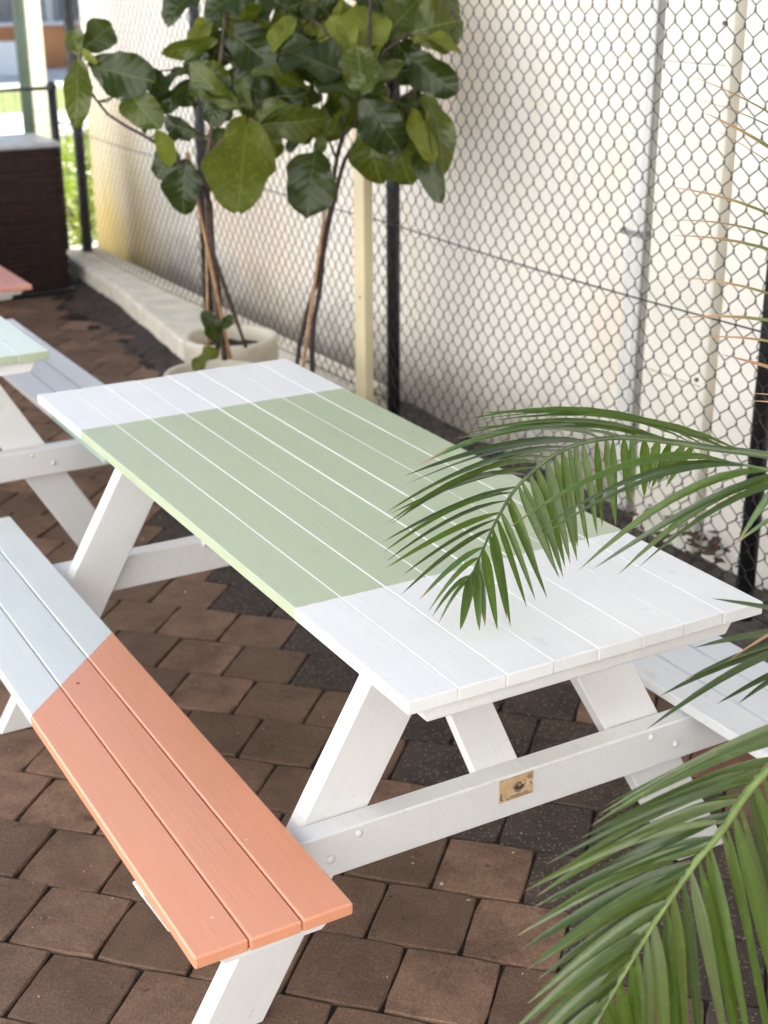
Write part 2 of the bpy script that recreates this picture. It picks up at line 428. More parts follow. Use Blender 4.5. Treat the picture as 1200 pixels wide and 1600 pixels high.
PM={k:[paver_mesh('paver',M[k],i*7+j) for i in range(3)] for j,k in enumerate(('paver','paver_dark','paver_red'))}
cells=[]
s2=math.sqrt(.5)
for k in range(-64,40):
    v0=-.140+P*k
    for i in range(-46,60):
        u0=-.371+P*i+(.11 if k%2 else 0)
        # centre of paver in (u,v)
        uc=u0+P/2; vc=v0+P/2
        x=(uc-vc)*s2; y=(-uc-vc)*s2
        if not(-2.6<x<1.60 and -3.4<y<7.55): continue
        if y>5.0 and x>1.30: continue
        cells.append((x,y))
def pkind(x,y):
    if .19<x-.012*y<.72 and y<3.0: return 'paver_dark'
    if x>=.72 and y<2: return 'paver_red' if (math.sin(x*37+y*53)>.55) else 'paver'
    if abs(x-.30)<.17 and abs(y-.06)<.17: return 'paver_red'
    return 'paver'
rr=random.Random(3)
todo=[]
for x,y in cells:
    if in_hole(x,y): continue
    px,py,D=project(Vector((x,y,0)))
    inside=D>.3 and -60<px<1260 and -60<py<1700
    k=pkind(x,y)
    if k=='paver' and rr.random()<.012: k='paver_red'
    todo.append((0 if inside else 1, D if D>0 else 99, x,y,k))
todo.sort()
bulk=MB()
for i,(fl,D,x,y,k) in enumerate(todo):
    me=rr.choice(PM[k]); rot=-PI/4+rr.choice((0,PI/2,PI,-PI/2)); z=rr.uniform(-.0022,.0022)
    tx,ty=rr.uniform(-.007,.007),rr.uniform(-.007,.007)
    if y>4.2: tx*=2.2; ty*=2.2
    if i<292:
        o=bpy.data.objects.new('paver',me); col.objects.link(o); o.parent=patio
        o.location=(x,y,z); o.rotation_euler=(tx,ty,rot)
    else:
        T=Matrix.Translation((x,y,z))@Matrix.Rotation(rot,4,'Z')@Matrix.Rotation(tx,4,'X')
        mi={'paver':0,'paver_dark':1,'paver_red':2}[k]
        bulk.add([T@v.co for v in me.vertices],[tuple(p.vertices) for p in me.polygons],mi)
b=bulk.build('paving',None,patio,mats=[M['paver'],M['paver_dark'],M['paver_red']]); b['kind']='stuff'
# loose rubble in the sunken strip
rub=MB(); rr=random.Random(12)
for i in range(90):
    x=rr.uniform(1.0,1.28); y=rr.uniform(4.3,6.8); s=rr.uniform(.008,.035)
    T=Matrix.Translation((x,y,-.006))@Matrix.Rotation(rr.uniform(0,6),4,'Z')@Matrix.Rotation(rr.uniform(-.5,.5),4,'X')
    rub.box(-s,s,-s*.8,s*.8,-s*.5,s*.5,s*.25,0,T=T)
tag(rub.build('rubble',M['soil']),kind='stuff')
for x,y,a,tl,k in ((1.16,6.30,.3,.10,'paver_dark'),(1.10,5.55,1.0,-.08,'paver'),(1.20,5.95,.1,.07,'paver_dark')):
    o=bpy.data.objects.new('loose_paver',PM[k][0]); col.objects.link(o); o.location=(x,y,.012); o.rotation_euler=(tl,.05,a)
    lab={6.30:'dark loose paver lying tilted nearest the far railing',5.55:'brown loose paver lying crooked beside the dug-up strip',5.95:'dark loose paver lying in the dug-up strip along the kerb'}[y]
    tag(o,lab,'paver','loose pavers along the kerb')
gr=MB(); rr=random.Random(44)
for i in range(900):
    x=rr.uniform(-1.3,.9); y=rr.uniform(-.4,4.5); s=rr.uniform(.0008,.0026) if rr.random()<.9 else rr.uniform(.003,.006)
    T=Matrix.Translation((x,y,.0015+s*.4))@Matrix.Rotation(rr.uniform(0,6),4,'Z')@Matrix.Rotation(rr.uniform(-.6,.6),4,'X')
    gr.add([T@Vector(q) for q in ((-s*1.5,0,0),(0,-s,0),(s*1.3,0,0),(0,s*.9,0),(0,0,s*.7))],[(0,1,4),(1,2,4),(2,3,4),(3,0,4)],rr.choice((0,0,1,2)))
tag(gr.build('grit',None,mats=[simple('pale_grit',(.45,.40,.33),.9,bump=0),simple('leaf_crumb',(.16,.10,.05),.9,bump=0),simple('dark_crumb',(.03,.025,.02),.9,bump=0)]),kind='stuff')
# narrow dirt strip between fence and wall
def dirt_strip():
    v=[];f=[];ny=90;nx=5
    for j in range(ny+1):
        y=-4+12*j/ny
        for i in range(nx+1):
            x=1.30+.55*i/nx
            v.append((x,y,.012+.03*noise.noise(Vector((x*7,y*7,3)))+.02*noise.noise(Vector((x*23,y*23,1)))-.025*(i==0)))
    for j in range(ny):
        for i in range(nx):
            a=j*(nx+1)+i; f.append((a,a+1,a+nx+2,a+nx+1))
    return obj('dirt_strip',v,f,simple('grey_brown_dirt',(.13,.11,.09),.95,nscale=30,var=.6,bump=1,bd=.02),smooth=True)
tag(dirt_strip(),kind='structure')
def soil_bank():
    v=[];f=[];ny=70;nx=7
    for j in range(ny+1):
        y=3.95+3.0*j/ny; xk=(1.09+.0511*(y-3.9) if y<4.78 else 1.135+.1095*(y-4.78) if y<6.15 else 1.285+.0472*(y-6.15))
        w_=.22+.09*noise.noise(Vector((y*2.3,1,0)))+.06*noise.noise(Vector((y*9,1,0)))
        for i in range(nx+1):
            q=i/nx; x=xk+.03-(w_+.03)*(1-q)
            v.append((x,y,-.02+.075*q**1.1+(.016*noise.noise(Vector((x*19,y*19,2)))+.022*noise.noise(Vector((x*7,y*7,9))))*(1-q*.75)))
    for j in range(ny):
        for i in range(nx):
            a=j*(nx+1)+i; f.append((a,a+1,a+nx+2,a+nx+1))
    return obj('soil_bank',v,f,simple('loose_brown_soil',(.055,.042,.034),.95,nscale=14,var=.6,bump=1,bd=.02),smooth=True)
tag(soil_bank(),kind='structure')
# dead leaves caught between fence and wall
lit=MB(); rr=random.Random(5)
for i in range(66):
    y=rr.uniform(1.45,1.85) if i<38 else rr.uniform(-.5,6)
    x=rr.uniform(1.52,1.74); s=rr.uniform(.02,.045)
    T=Matrix.Translation((x,y,.035+(rr.uniform(0,.09) if i<38 else rr.uniform(0,.02))))@Matrix.Rotation(rr.uniform(0,6),4,'Z')@Matrix.Rotation(rr.uniform(-.9,.9),4,'X')
    lit.add([T@Vector(q) for q in ((-s,0,0),(0,-s*.45,.006),(s,0,0),(0,s*.45,.006),(0,0,-.006))],[(0,1,4),(1,2,4),(2,3,4),(3,0,4)])
tag(lit.build('dead_leaves',simple('dead_leaf',(.13,.085,.055),.8,nscale=30,var=.6,bump=0)),kind='stuff')

# ------------------------------------------------------------------ wall and its fittings
WX=1.78; WEND=7.95
bw=tag(empty('boundary_wall',(WX,0,0)),'tall cream painted wall standing behind the black chain-link fence','wall')
mb=MB(); mb.box(0,.25,-9,WEND,-.05,4.4,.012)
o=mb.build('wall_face',M['wall'],bw)
mb=MB(); mb.box(.252,7,-9,WEND-.003,-.05,4.3,0); mb.build('wall_back',M['wall_white'],bw)
mb=MB(); mb.box(-.075,-.002,1.63,1.94,-.05,4.3,.008); mb.build('pilaster',M['pilaster'],bw)
mb=MB(); mb.box(-.055,-.002,-2.0,1.60,-.05,4.3,.006); mb.build('return_panel',M['return'],bw)
for z in (.62,1.72):
    mb=MB(); mb.tube([(-.073,1.66,z),(-.082,1.66,z)],.007,8); mb.build('bolt',M['rust'],bw)
# joint lines of the panels on the pilaster
for z in (.60,1.60):
    mb=MB(); mb.box(-.0765,-.0755,1.64,1.93,z-.0012,z+.0012); mb.build('panel_joint',M['frame_grey'],bw)
dp=tag(empty('downpipe',(WX-.05,2.015,0)),'pale grey square downpipe fixed to the cream wall','downpipe')
mb=MB(); mb.box(-.04,.045,-.045,.045,.05,4.3,.018); mb.build('pipe',M['pipe'],dp)
mb=MB(); mb.tube([(-.030,-.0535+.002*math.sin(k),.05+k*.3) for k in range(15)],.0055,6); mb.build('shadow_line',M['bracket'],dp,smooth=True)  # thin dark tube standing in for the shadow gap beside the pilaster
mb=MB(); mb.box(.03,.058,.052,.115,.05,4.3,.004); mb.build('shade_strip',M['pilaster'],dp)  # flat strip standing in for the yellowish shade left of the pipe
for z in (1.045,2.9):
    mb=MB(); mb.box(-.046,.05,-.052,.060,z-.009,z+.009,.003); mb.build('bracket',M['bracket'],dp)

# ------------------------------------------------------------------ kerb
mb=MB()
kv=[(1.345,7.42),(1.285,6.15),(1.135,4.78),(1.09,3.9),(1.09,3.55),(1.62,3.55),(1.62,7.42)]
n=len(kv); z0,z1=-.06,.145
mb.add([(x,y,z0) for x,y in kv]+[(x,y,z1-.012) for x,y in kv]+[(x+(.012 if x<1.4 else -.012),y,z1) for x,y in kv],
   [(i,i+n,(i+1)%n+n,(i+1)%n) for i in range(n)]+[(i+n,i+2*n,(i+1)%n+2*n,(i+1)%n+n) for i in range(n)]+[tuple(reversed([2*n+i for i in range(n)]))])
kb=mb.build('kerb',M['kerb']); tag(kb,'raised concrete kerb carrying the fence posts beyond the potted figs','kerb')
mb=MB(); mb.box(-1.5,1.325,7.40,7.58,-.06,.14,.012); tag(mb.build('kerb',M['kerb']),'short return kerb running under the low railing behind the wicker box','kerb')

# ------------------------------------------------------------------ chain-link fence
FX=1.47
fence=tag(empty('chain_link_fence',(FX,0,0)),'tall black chain-link fence with round posts before the cream wall','fence')
posts=[-.95,1.155,3.285,5.275,7.30]
FH=2.3
for y in posts:
    mb=MB(); mb.tube([(.03,y,-.05),(.03,y,FH+.03)],.034 if y>7 else .028,14); mb.lathe([(.0,FH+.06),(.02,FH+.055),(.031,FH+.03),(.031,FH+.0)],(.03,y,0),14)
    mb.build('post',M['black'],fence,smooth=True)
mb=MB(); mb.tube([(.03,-.95,FH-.02),(.03,7.3,FH-.02)],.02,10); mb.build('top_rail',M['black'],fence,smooth=True)
# woven wire: every zigzag wire is real, one joined mesh per bay
PW,PHh=.0705,.082
def bay(y0,y1,zb0,zb1):
    mb=MB(); r=.0021
    nw=int((y1-y0)/(PW/2))
    for i in range(nw+1):
        yc=y0+i*PW/2+PW/4
        pts=[]; z=FH-.03; j=0
        zb=zb0+(zb1-zb0)*i/max(1,nw)
        while z>zb:
            # each wire swings between its own line and the next, hooked round its neighbours
            s=1 if (j+i)%2 else -1
            y=yc+s*PW*.25
            q_=Vector((y*2.2,z*2.2,0)); jx=.006*noise.noise(q_)
            jz=.010*noise.noise(q_+Vector((0,0,7)))
            jy=.010*noise.noise(q_+Vector((0,0,3)))
            pts.append((jx+.0022*s,y+s*.0012+jy,z+.0075+jz)); pts.append((jx-.0022*s,y+s*.0012+jy,z-.0075+jz))
            z-=PHh/2; j+=1
        mb.tube(pts,r,4,cap=False)
    return mb
zb_by=[(.03,.03),(.03,.06),(.13,.15),(.15,.15)]
for (y0,y1),(a,b_) in zip(zip(posts[:-1],posts[1:]),zb_by):
    mb=bay(y0,y1,a,b_); o=mb.build('wire_mesh',M['mesh'],fence,smooth=True); o['kind']='stuff'
for zz in (.915,.06,2.15):
    mb=MB(); rr=random.Random(int(zz*100))
    for (y0,y1) in zip(posts[:-1],posts[1:]):
        if zz<.1 and y0>3: z=.17
        else: z=zz
        mb.tube([(.004,y0+(y1-y0)*k/8,z-.012*math.sin(PI*k/8)) for k in range(9)],.0030,5)
    mb.build('tension_wire',M['mesh'],fence,smooth=True)
mb=MB(); mb.tube([(.03+.032*math.cos(a*PI/5),.034*math.sin(a*PI/5),.004*math.sin(a*1.3)) for a in range(11)]+[(.0,.012,-.012),(-.006,.02,-.02)],.0017,5)
_tie=mb.build('wire_tie',M['mesh'],fence); _tie.location=(0,posts[1],.35)
for y in posts[1:4]:
    for z in (.35,.85,1.32,1.78):
        if (y,z)!=(posts[1],.35): inst(_tie,fence,(0,y,z+.02*math.sin(y*9+z*7)))
# cream upright standing just in front of the fence
pc=Vector((1.415,3.385,0))
mb=MB(); mb.box(-.022,.022,-.044,.044,0,2.9,.004); mb.box(-.026,.026,-.048,.048,0,.006,.001)
cp=mb.build('cream_upright',M['cream_post']); cp.location=pc; cp.rotation_euler=(0,0,.0)
tag(cp,'slim cream painted post in front of the black fence post','post')
mb=MB(); mb.tube([(-.0215,-.008,.60),(-.0235,-.008,.60)],.006,8); o=mb.build('screw_hole',M['rust'],cp)

# low railing at the street end
RY=7.49
rp=onY(105,398,RY)
rail=tag(empty('low_railing',(0,RY,0)),'low black steel railing with ball-topped post beside the wicker box','railing')
zt=onY(78,130,RY).z
RX=onY(91,260,RY).x
for x in (RX,RX-1.9):
    mb=MB(); mb.tube([(x,0,.1),(x,0,zt-.02)],.029,12); mb.lathe([(.0,zt+.012),(.022,zt+.008),(.036,zt-.012),(.034,zt-.03),(.028,zt-.045)],(x,0,0),12)
    mb.build('post',M['black'],rail,smooth=True)
mb=MB(); mb.tube([(RX-1.9,0,zt-.03),(RX,0,zt-.03)],.012,8); mb.build('top_rail',M['black'],rail,smooth=True)
mb=MB(); mb.tube([(RX,0,zt-.24),(1.49,-.12,zt-.25)],.008,8); mb.build('link_rail',M['galv'],rail,smooth=True)
mb=MB()
for i in range(1,24): mb.tube([(RX-i*.08,0,.2),(RX-i*.08,0,zt-.03)],.0018,4)
for i in range(10): mb.tube([(RX-1.9,.002,.22+i*.09),(RX,.002,.22+i*.09)],.0018,4)
mb.build('wire_grid',M['galv'],rail)

# ------------------------------------------------------------------ wicker box
bx0,bx1,by0,by1=.55,1.205,6.78,7.30; BH=.905
wb=tag(empty('wicker_box',(bx0,by0,0)),'tall dark brown woven box with a grey lid at the far left','storage box')
mb=MB(); mb.box(.012,bx1-bx0-.012,.012,by1-by0-.012,.0,BH-.03,.01); mb.build('liner',M['wicker'],wb)
ns=30; hh=(BH-.06)/ns
for k in range(ns):
    mb=MB(); e=.004*math.sin(k*1.7)
    L=bx1-bx0; W=by1-by0; z=.04+k*hh
    nseg=13
    ring=[]
    pts=[(L*i/nseg,0,0,-1) for i in range(nseg)]+[(L,W*i/10,1,0) for i in range(10)]+[(L-L*i/nseg,W,0,1) for i in range(nseg)]+[(0,W-W*i/10,-1,0) for i in range(10)]
    v=[];f=[];n=len(pts)
    for i,(x,y,nx,ny) in enumerate(pts):
        o_=.006*(1 if (i+k)%2 else -1)+e
        for q,(oo,zz) in enumerate(((0,0),(.006,hh*.15),(.006,hh*.8),(0,hh*.95))):
            v.append((x+nx*(o_+oo),y+ny*(o_+oo),z+zz))
    for i in range(n):
        for q in range(3): f.append((i*4+q,((i+1)%n)*4+q,((i+1)%n)*4+q+1,i*4+q+1))
    mb.add(v,f); mb.build('weave_strand',M['wicker'],wb,smooth=True)
mb=MB(); mb.box(-.03,L+.03,-.03,W+.03,0,.035,.006); mb.build('plinth',M['black'],wb)
mb=MB(); mb.box(-.012,L+.012,-.012,W+.012,BH-.022,BH+.012,.006); mb.build('lid',M['grey_lid'],wb)
mb=MB(); mb.box(.10,.34,.15,.40,BH+.0125,BH+.03,.006); mb.build('lid_plate',M['black'],wb)

# ------------------------------------------------------------------ picnic tables
TH=.80; PT=.0245; PWD=.0932; GAP=.0008; NP=8; TW=NP*PWD+(NP-1)*GAP; BHT=.435; BO=.463
def plank(name,x0,y0,y1,z1,mat,parent,edge_paint=(True,True),under=None,ch=.0016):
    """one board along y; chamfers and inner edges carry the white undercoat"""
    L=y1-y0; mb=MB()
    mb.box(-PWD/2,PWD/2,0,L,-PT,0,ch,0,1)
    v=mb.v
    # inner side faces: undercoat
    fm=list(mb.m)
    if not edge_paint[0]: fm[0]=1
    if not edge_paint[1]: fm[1]=1
    # outer chamfers keep the top colour
    for q,f in enumerate(mb.f):
        if fm[q]==1 and q>5:
            xs=[v[i].x for i in f]; ys=[v[i].y for i in f]
            ax=sum(xs)/len(xs); ay=sum(ys)/len(ys)
            if (ax<-PWD*.45 and edge_paint[0]) or (ax>PWD*.45 and edge_paint[1]) or ay<.003 or ay>L-.003: fm[q]=0
    cx=x0+PWD/2
    uv=[(cx+q.x,y0+q.y) for q in v]
    o=obj(name,v,mb.f,None,parent,False,uv,[mat,under or M['primer']],fm)
    o.location=(cx,y0,z1)
    return o
def timber(name,L,w_,t_,mat,parent,T,ch=.003,cut0=None,cut1=None):
    """a board along local y, width x, thickness z; T places it. cut0/cut1 = shear of the ends (dy per dx)"""
    mb=MB(); mb.box(-w_/2,w_/2,0,L,-t_/2,t_/2,ch)
    for q in mb.v:
        if q.y<L/2 and cut0: q.y+=q.x*cut0
        if q.y>L/2 and cut1: q.y+=q.x*cut1
    o=obj(name,mb.v,mb.f,mat,parent)
    o.matrix_local=T
    return o
def frame_from(p,ydir,xdir):
    y=Vector(ydir).normalized(); x=Vector(xdir); x=(x-y*x.dot(y)).normalized(); z=x.cross(y)
    T=Matrix.Identity(4)
    for i in range(3): T[i][0]=x[i];T[i][1]=y[i];T[i][2]=z[i];T[i][3]=p[i]
    return T
def bolt_mesh():
    mb=MB(); r=.0085
    mb.lathe([(r,0),(r*.93,.0025),(r*.6,.0048),(.0005,.0056)],(0,0,0),12)
    o=mb.build('bolt',M['white'],smooth=True); me=o.data; bpy.data.objects.remove(o); return me
BOLT=bolt_mesh()
def bolt(p,ny,parent):
    o=bpy.data.objects.new('bolt',BOLT); col.objects.link(o); o.parent=parent
    o.matrix_local=frame_from(p,(0,0,1),(1,0,0)) if ny<0 else frame_from(p,(0,0,1),(-1,0,0))
    return o
def picnic_table(loc,label,top,benchL,benchR,TL=1.98,b0=.03,b1=2.065,plaque=False,rz=0,BO=BO):
    t=empty('picnic_table',loc); t.rotation_euler=(0,0,rz); tag(t,label,'picnic table','painted picnic tables')
    x=-TW/2
    for i in range(NP):
        o=plank('table_plank',x,random.uniform(-.0015,.0015),TL+random.uniform(-.003,.003),TH+random.uniform(-.0006,.0006),top,t,edge_paint=(i==0,i==NP-1))
        x+=PWD+GAP
    for s,mat in ((-1,benchL),(1,benchR)):
        bt=MB()
        seat=empty('bench_seat',(0,0,0)); seat.parent=t
        for k in range(3):
            xx=s*BO+(0 if s>0 else -PWD)+s*k*(PWD+.0018)
            o=plank('seat_plank',xx,b0+random.uniform(-.0015,.0015),b1,BHT+random.uniform(-.0006,.0006),mat,seat,under=mat,ch=.0034)
        xc=s*(BO+.139)
        for yy in (b0+.035,b1-.035,(b0+b1)/2):
            mb=MB(); mb.box(xc-.105,xc+.105,yy-.022,yy+.022,BHT-PT-.020,BHT-PT-.0005,.003)
            for q in mb.v:
                if q.z<BHT-PT-.012: q.x+= -.016 if q.x>xc else .016
            mb.build('cleat',M['white'],seat)
    # two A-frames
    sl=.57; hw=.0     # legs lean out .57 per metre of height
    for yf,sg in ((.255,-1),(TL-.255,1)):
        yb=yf-sg*.0248          # beam centre
        zb1=BHT-PT-.0005; zb0=zb1-.094
        mb=MB(); mb.box(-.750,.750,yb-.0245,yb+.0245,zb0,zb1,.003)
        for q in mb.v:
            if abs(q.x)>.7 and q.z<zb0+.03: q.x-=math.copysign(.042,q.x)
        beam=mb.build('beam',M['white'],t)
        for s in (-1,1):
            # leg centre line: x = s*(.2105+ (.60+? - z)*sl)
            yl=yf-sg*(.0496+.0235)
            zt_=TH-PT-.0008
            def cx(z): return s*(.268+(.552-z)*.575)
            p0=(cx(0),yl,0); p1=(cx(zt_),yl,zt_)
            d=Vector(p1)-Vector(p0); L=d.length
            T=frame_from(p0,d,(1,0,0))
            c=math.tan(math.asin(abs(d.x)/L))*(1 if d.x>0 else -1)
            timber('leg',L,.122,.045,M['white'],t,T,.003,c,c)
            for bx,bz in ((.330,.392),(.390,.356)):
                if s>0: bx+=.03 ; 
                if s>0 and bz<.38: bx+=.008
                bolt((s*bx,yf+sg*.0005,bz),sg,t)
        # top cleat under the boards, just inside the end
        yc=.052 if sg<0 else TL-.052
        mb=MB(); mb.box(-.345,.345,yc-.022,yc+.022,TH-PT-.042,TH-PT-.0008,.003)
        for q in mb.v:
            if q.z<TH-PT-.02 and abs(q.x)>.3: q.x-=math.copysign(.022,q.x)
        mb.build('top_cleat',M['white'],t)
        mb=MB(); yc=yf-sg*(.0496+.047+.025)
        mb.box(-.075,.075,yc-.022,yc+.022,TH-PT-.07,TH-PT-.0008,.003); mb.build('cross_bearer',M['white'],t)
        # raking brace from the middle of the beam up to the boards
        ys=yf-sg*.052; p0=Vector((.006,ys,zb1-.01)); p1=Vector((.006,ys-sg*.42,TH-PT-.003))
        T=frame_from(p0,p1-p0,(1,0,0)); timber('brace',(p1-p0).length,.103,.022,M['white'],t,T,.002)
        if plaque and sg<0:
            pl=empty('plaque',(.022,yf-.0006,.380)); pl.parent=t
            make_plaque(pl)
    return t
def make_plaque(pl):
    T=frame_from((0,0,0),(0,0,1),(1,0,0))      # local x right, y up, z toward the reader
    def P_(v): return [T@Vector(q) for q in v]
    mb=MB(); w_,h_=.040,.0255
    out=[(-w_,-h_),(w_,-h_+.001),(w_,-.004),(w_-.004,-.002),(w_-.004,.004),(w_,.006),(w_,h_),(-w_,h_)]
    n=len(out); v=[(x,y,0) for x,y in out]+[(x,y,.0015) for x,y in out]
    mb.add(P_(v),[tuple(n+i for i in range(n))]+[(i,(i+1)%n,n+(i+1)%n,n+i) for i in range(n)])
    mb.build('plate',simple('brass_coloured_plate',(.60,.41,.23),.45,.0,nscale=60,var=.2,bump=.1),pl)
    ink=simple('dark_print',(.06,.05,.045),.6,bump=0)
    mb=MB(); z=.0021
    def arc(r0,r1,a0,a1,cx=.006,cy=.004,n=14):
        v=[];f=[]
        for i in range(n+1):
            a=a0+(a1-a0)*i/n
            v+=[(cx+r0*math.cos(a),cy+r0*math.sin(a),z),(cx+r1*math.cos(a),cy+r1*math.sin(a),z)]
        for i in range(n): f.append((2*i,2*i+2,2*i+3,2*i+1))
        mb.add(P_(v),f)
    arc(.0135,.0152,PI*.98,PI*1.60); arc(.0138,.0150,PI*1.68,PI*2.25); arc(.0145,.0150,PI*.35,PI*.9)
    arc(.0005,.0118,PI*1.0,PI*1.45); arc(.0035,.0118,PI*1.47,PI*2.0)
    for k,a in enumerate((.0112,.0095,.0065)):
        mb.box(.006-a,.006+a*(.5+.15*k),.0052+k*.0026,.0064+k*.0026,.0016,z,0,T=T)
    mb.build('emblem',ink,pl)
    mb=MB(); rr=random.Random(2)
    for y,x0,x1 in ((-.0165,-.014,.026),(-.0205,-.024,.032)):
        x=x0
        while x<x1:
            l=rr.uniform(.0016,.0042); mb.box(x,x+l,y-.0008,y+.0008,.0016,z,0,T=T); x+=l+.0012
    for y,x0,x1 in ((.0205,.026,.036),(.0165,.024,.036),(.013,.027,.037)):
        mb.box(x0,x1,y-.0007,y+.0007,.0016,z,0,T=T)
    mb.box(-.0375,-.0352,-.019,-.0035,.0016,z,0,T=T)
    mb.build('fine_print',ink,pl)
    for x,y in ((-.034,-.0185),(.0345,.001)):
        m2=MB(); m2.lathe([(.0022,.0015),(.0018,.0028),(.0003,.0031)],(0,0,0),8); q=m2.build('pin',M['galv'],pl); q.matrix_local=Matrix.Translation(T@Vector((x,y,0)))@T
random.seed(11)
main=picnic_table((0,0,0),'large white picnic table with a broad sage green band and one coral and aqua bench',M['top_main'],M['bench_main'],M['bench_white'],plaque=True)
t2=picnic_table((-.582,2.42,0),'picnic table with pale sage end behind the far left corner of the banded table',M['top_second'],M['bench_white'],M['bench_second'],b0=.0,b1=2.02,BO=.519)
t3=picnic_table((-.245,5.10,0),'pink and coral picnic table, farthest away, beside the woven box',M['pinky'],M['pinky'],M['pinky'],b0=.0,b1=2.0)

_hd=simple('sunken_nail_head',(.30,.10,.055),.6,nscale=200,bump=0)
for x,y in ((-.6155,1.0),):
    mb=MB(); mb.lathe([(.0045,BHT+.0004),(.004,BHT+.0008),(.0004,BHT+.0006)],(x,y,0),10); mb.build('nail_head',_hd,main,smooth=True)
# ------------------------------------------------------------------ fiddle-leaf figs
def fiddle_leaf(base,tip,width,nrm,mat,parent,curl=.25,fold=.18,seed=0):
    """one leaf: pinched near the stalk, broad near the tip, wavy edged"""
    r=random.Random(seed); L=(tip-base).length; y=(tip-base)/L
    x=y.cross(nrm); 
    if x.length<1e-3: x=y.orthogonal()
    x.normalize(); z=x.cross(y)
    nt_,ns=19,11; v=[];uv=[];f=[]
    ph=r.uniform(0,6); hw=width/2; asym=r.uniform(-.06,.06)
    for i in range(nt_):
        t=i/(nt_-1)
        prof=(abs(math.sin(PI*min(1,t**1.10)))**.50)*(.88+.12*t)*(1-.08*math.exp(-((t-.27)/.11)**2)) if 0<t<1 else 0.0
        prof=max(prof,.02)
        if t>=1: prof=.10
        prof=min(prof/1.0,1.02)
        dz=-curl*L*(t*t)*.5+curl*L*.12*math.sin(PI*t)
        for j in range(ns):
            s=-1+2*j/(ns-1)
            xx=s*hw*prof*(1+asym*s)*(1+.085*math.sin(9*t+ph+s*2)+.03*math.sin(23*t+ph*2-s))
            zz=dz+fold*hw*abs(s)**1.4*prof+ hw*.24*abs(s)**1.5*math.sin(t*10+ph+(1.7 if s>0 else 0))
            v.append(base+x*xx+y*(t*L)+z*zz); uv.append((.5+s*.5*prof,t))
    for i in range(nt_-1):
        for j in range(ns-1):
            a=i*ns+j; f.append((a,a+1,a+ns+1,a+ns))
    return obj('leaf',v,f,mat,parent,True,uv)
def to_stem(base,stems):
    best=None
    for s in stems:
        for p in s:
            d=(p-base).length
            if best is None or d<best[0]: best=(d,p)
    return best[1]
# (base px, tip px, width px, depth, tilt of the face, shade)
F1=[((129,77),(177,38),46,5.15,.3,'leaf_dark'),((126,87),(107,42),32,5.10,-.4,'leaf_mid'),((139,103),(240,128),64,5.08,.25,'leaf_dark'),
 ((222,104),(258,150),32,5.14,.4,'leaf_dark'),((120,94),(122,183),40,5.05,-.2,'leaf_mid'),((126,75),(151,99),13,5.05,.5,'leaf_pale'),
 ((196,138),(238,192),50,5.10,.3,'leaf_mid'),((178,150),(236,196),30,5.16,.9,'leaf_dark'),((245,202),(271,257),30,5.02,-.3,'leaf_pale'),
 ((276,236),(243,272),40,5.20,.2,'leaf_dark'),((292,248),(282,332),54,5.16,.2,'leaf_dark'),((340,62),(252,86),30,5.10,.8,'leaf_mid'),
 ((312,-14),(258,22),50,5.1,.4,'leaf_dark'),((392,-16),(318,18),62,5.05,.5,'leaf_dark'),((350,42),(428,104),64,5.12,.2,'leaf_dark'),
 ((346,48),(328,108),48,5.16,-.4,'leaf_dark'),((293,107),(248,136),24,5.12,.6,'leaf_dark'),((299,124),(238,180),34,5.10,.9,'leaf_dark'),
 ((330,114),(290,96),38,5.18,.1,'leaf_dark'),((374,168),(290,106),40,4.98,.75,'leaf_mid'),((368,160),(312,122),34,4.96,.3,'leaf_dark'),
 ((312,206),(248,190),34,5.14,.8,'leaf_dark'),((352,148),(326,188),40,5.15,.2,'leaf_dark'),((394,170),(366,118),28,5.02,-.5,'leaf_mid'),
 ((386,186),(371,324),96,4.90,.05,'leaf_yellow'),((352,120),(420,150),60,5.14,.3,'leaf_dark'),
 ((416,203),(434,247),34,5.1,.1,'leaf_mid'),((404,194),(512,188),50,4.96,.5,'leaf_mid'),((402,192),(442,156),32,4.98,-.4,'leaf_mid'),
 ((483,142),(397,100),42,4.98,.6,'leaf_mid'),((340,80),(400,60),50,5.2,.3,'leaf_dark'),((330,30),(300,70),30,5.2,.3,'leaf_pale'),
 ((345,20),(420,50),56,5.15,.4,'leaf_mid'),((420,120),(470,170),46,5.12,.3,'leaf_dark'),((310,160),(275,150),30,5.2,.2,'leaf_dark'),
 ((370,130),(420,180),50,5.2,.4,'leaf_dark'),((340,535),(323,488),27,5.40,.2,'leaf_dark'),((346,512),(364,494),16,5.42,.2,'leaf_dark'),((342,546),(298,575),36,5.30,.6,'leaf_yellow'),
 ((350,200),(330,245),36,5.22,.2,'leaf_dark'),((300,215),(262,212),26,5.2,.5,'leaf_dark')]
